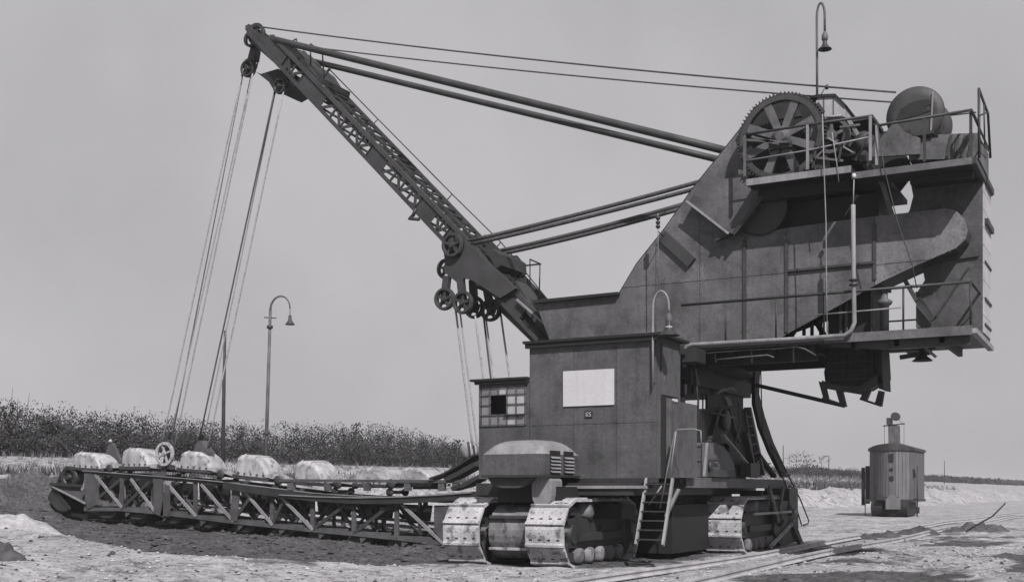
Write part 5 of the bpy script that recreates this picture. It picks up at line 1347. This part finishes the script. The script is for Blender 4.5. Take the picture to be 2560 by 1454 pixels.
# buckets
def bucket_mesh(name, mt, lipmat, L=1.0, Wd=.95, Hh=.60):
    # pressed steel bucket lying mouth down: plated shell, bevelled cheeks, cutting lip, strap and rivets
    prof = [(-.49, .0), (-.52, .20), (-.53, .40), (-.50, .50), (-.43, .57), (-.32, .60), (-.05, .60), (.10, .57), (.24, .49), (.36, .37), (.45, .22), (.52, .04), (.52, .0)]
    mb = MB(); n = len(prof); cx_ = -.02
    secs = [(-.5, .80), (-.485, .88), (-.44, .96), (-.38, 1.0), (.38, 1.0), (.44, .96), (.485, .88), (.5, .80)]
    for v, k in secs:
        for (x, z) in prof: mb.v.append(V((cx_+(x-cx_)*L*(.5+.5*k), v*Wd, z*k/.6*Hh)))
    for j in range(len(secs)-1):
        for i in range(n-1):
            mb.f.append([j*n+i, j*n+i+1, (j+1)*n+i+1, (j+1)*n+i]); mb.sm.append(False)
    mb.f.append(list(range(n))[::-1]); mb.f.append([(len(secs)-1)*n+i for i in range(n)]); mb.sm += [False, False]
    for (xa, xb, za) in ((-.505, -.44, 0), (-.30, -.25, 0), (.05, .09, 0)):       # lip band and straps standing proud
        o = len(mb.v)
        for v, k in secs:
            for x in (xa, xb):
                zz = next(z0+(z1-z0)*(x-x0)/(x1-x0) for (x0, z0), (x1, z1) in zip(prof[2:-1], prof[3:]) if x0 <= x <= x1)
                mb.v.append(V((cx_+(x-cx_)*L*(.5+.5*k), v*Wd*1.02, zz*k/.6*Hh+.022)))
        for j in range(len(secs)-1):
            mb.f.append([o+j*2, o+j*2+1, o+j*2+3, o+j*2+2]); mb.sm.append(False)
    nf2 = len(mb.f)
    mb.box((-.60*L, -Wd/2-.01, -.03), (-.46*L, Wd/2+.01, .07))
    mb.box((-.52*L, -Wd/2-.02, -.03), (.53*L, -Wd/2+.03, .06)); mb.box((-.52*L, Wd/2-.03, -.03), (.53*L, Wd/2+.02, .06))
    for q in range(5):
        xq = -.42+.2*q; mb.box((xq-.02, -Wd/2-.03, .10), (xq+.02, -Wd/2+.05, .14))
    me = mb.mesh(name, mt, V((0, 0, 0))); me.materials.append(lipmat)
    for q in range(nf2, len(me.polygons)): me.polygons[q].material_index = 1
    import bmesh
    bm = bmesh.new(); bm.from_mesh(me); bmesh.ops.recalc_face_normals(bm, faces=bm.faces); bm.to_mesh(me); bm.free()
    return me
bmsh = bucket_mesh('bucket', BUCKET, STEEL_D)
CY = 26.75
chain = MB()
tops = [(243, 1172, 1128, 84), (364, 1170, 1117, 80), (510, 1176, 1126, 84), (651, 1194, 1134, 88), (796, 1206, 1147, 84), (946, 1212, 1164, 84), (1062, 1206, 1166, 92)]
P = []
for (px, yb, yt, w) in tops:
    c = onY(CY, px, yb); P.append(c)
cp = [onY(CY, 190, 1168)] + P + [onY(CY, 1190, 1160)]
for dy in (-.28, .28):
    for a, c in zip(cp[:-1], cp[1:]): chain.bar(a+V((0, dy, -.03)), c+V((0, dy, -.03)), .10, .06)
cho = chain.build('bucket_chain', IRON, EX, label='bucket chain with bright upturned buckets running over the ladder')
for (px, yb, yt, w), c in zip(tops, P):
    d = -c.x*SN+c.y*CS; hgt = (yb-yt)*d/FOC; ln = w*d/FOC/(CS+SN*(px-1280)/FOC)
    slope = math.atan2(.55, 14)
    inst(bmsh, 'bucket', cho, c - V((0, 0, .03)), (random.uniform(-.05, .05), slope+random.uniform(-.03, .06), random.uniform(-.06, .06)), (ln/1.05*.90, .92, hgt/.60*.97))
rm = MB().lathe((0, 0, 0), [(.04, -.46), (.14, -.455), (.14, -.40), (.06, -.395), (.06, .395), (.14, .40), (.14, .455), (.04, .46)], 'y', 18).mesh('chain_roller', STEEL_D, V((0, 0, 0)))
for a, c in zip(P[:-1], P[1:]):
    m_ = a.lerp(c, .5); inst(rm, 'chain_roller', cho, m_ + V((-.05, 0, .0)))
    inst(rm, 'chain_roller', cho, a.lerp(c, .42) + V((0, 0, -.22)), None, (.8, .9, .8))
    MB().prism([a+V((.52, -.42, .10)), a+V((.52, -.42, .02)), m_+V((.1, -.42, .02)), c+V((-.6, -.42, .02)), c+V((-.6, -.42, .12)), m_+V((0, -.42, .20))], (0, .04, 0)).build('link_plate', BUCKET, cho)
# lower run: buckets under the ladder, mouth down on the earth
bl = bucket_mesh('lower_bucket', STEEL_D, IRON, 1.0, .95, .60)  # same buckets in darker steel, their shade under the ladder put into colour
for px in (268, 345, 432, 520, 612, 712, 800, 905, 1000, 1085):
    p = lp(px, ybot(px)); inst(bl, 'lower_bucket', cho, V((p.x, CY-.1, p.z+.05)), (math.pi, slope, 0), (.9, 1.05, .66))
nb = onY(CY, 168, 1262); inst(bl, 'lower_bucket', cho, nb + V((.25, 0, .25)), (math.pi, 0.7, 0), (1.1, .95, .9))
mb = MB(); Q = [tw+V((-.42, .2, .1)), tw+V((-.62, .2, -.3)), onY(CY, 150, 1258), onY(CY, 190, 1284), onY(CY, 250, 1292)] + [V((lp(px, ybot(px)).x, CY, lp(px, ybot(px)).z-.05)) for px in (340, 500, 700, 900, 1120)]
for dy in (-.28, .28):
    for a, c in zip(Q[:-1], Q[1:]): mb.bar(a+V((0, dy, 0)), c+V((0, dy, 0)), .12, .07)
mb.build('lower_chain', BLACK, cho)
# hoisting sheave and straps on the ladder
hw = onY(25.98, 412, 1134)
h_ = MB().ring(hw, .37, .29, .10, 'y', 26).lathe(hw-V((0, .08, 0)), [(.07, 0), (.07, .2)], 'y', 12)
for k in range(4):
    a = R(20+90*k); h_.bar(hw, hw+V((math.cos(a), 0, math.sin(a)))*.28, .05, .06)
hoist = h_.build('ladder_hoist_sheave', DUST, EX, label='spoked hoisting sheave above the second bucket')
MB().prism(PY(26.05, (398, 1200), (410, 1198), (426, 1100), (418, 1098)), (0, .05, 0)).build('hanger_strap', LADDER, hoist)
MB().prism(PY(26.45, (418, 1140), (428, 1142), (433, 1105), (428, 1100)), (0, .05, 0)).build('hanger_strap', LADDER, hoist)
MB().bar(onY(26.1, 414, 1110), onY(26.1, 425, 1078), .10, .10).build('shackle', STEEL_D, hoist)
lug = MB().prism(PY(26.6, (480, 1130), (490, 1110), (496, 1100), (503, 1100), (518, 1128), (522, 1160), (478, 1160)), (0, .3, 0)).build('hoist_lug', LADDER, EX)
MB().bar(onY(26.7, 499, 1104), onY(26.7, 506, 1085), .10, .10).build('shackle', STEEL_D, lug)
MB().prism(PY(27.4, (255, 1165), (268, 1118), (275, 1105), (282, 1108), (300, 1150), (300, 1165)), (0, .1, 0)).build('far_lug', LADDER, lug)
MB().lathe(onY(27.4, 276, 1102), [(.03, -.06), (.07, 0), (.03, .06)], 'y', 10).build('pin', BUCKET, lug)

# ------------------------------------------------------------------ air over the pit
HAZE = True
if HAZE:
    mb = MB().box((-1310, -260, -2.5), (1310, 2210, 16.6)); hz = mb.build('haze', STEEL, org=(0, 0, 0))
    hz['kind'] = 'stuff'; hz['label'] = 'thin pale summer haze over the open pit'
    hm = bpy.data.materials.new('haze'); hm.use_nodes = True; nt = hm.node_tree; nt.nodes.clear()
    o_ = nt.nodes.new('ShaderNodeOutputMaterial'); vv = nt.nodes.new('ShaderNodeVolumePrincipled')
    vv.inputs['Color'].default_value = (.98, .96, .98, 1); vv.inputs['Density'].default_value = 0.0006; vv.inputs['Anisotropy'].default_value = 0.2
    nt.links.new(vv.outputs[0], o_.inputs['Volume'])
    hz.data.materials.clear(); hz.data.materials.append(hm)
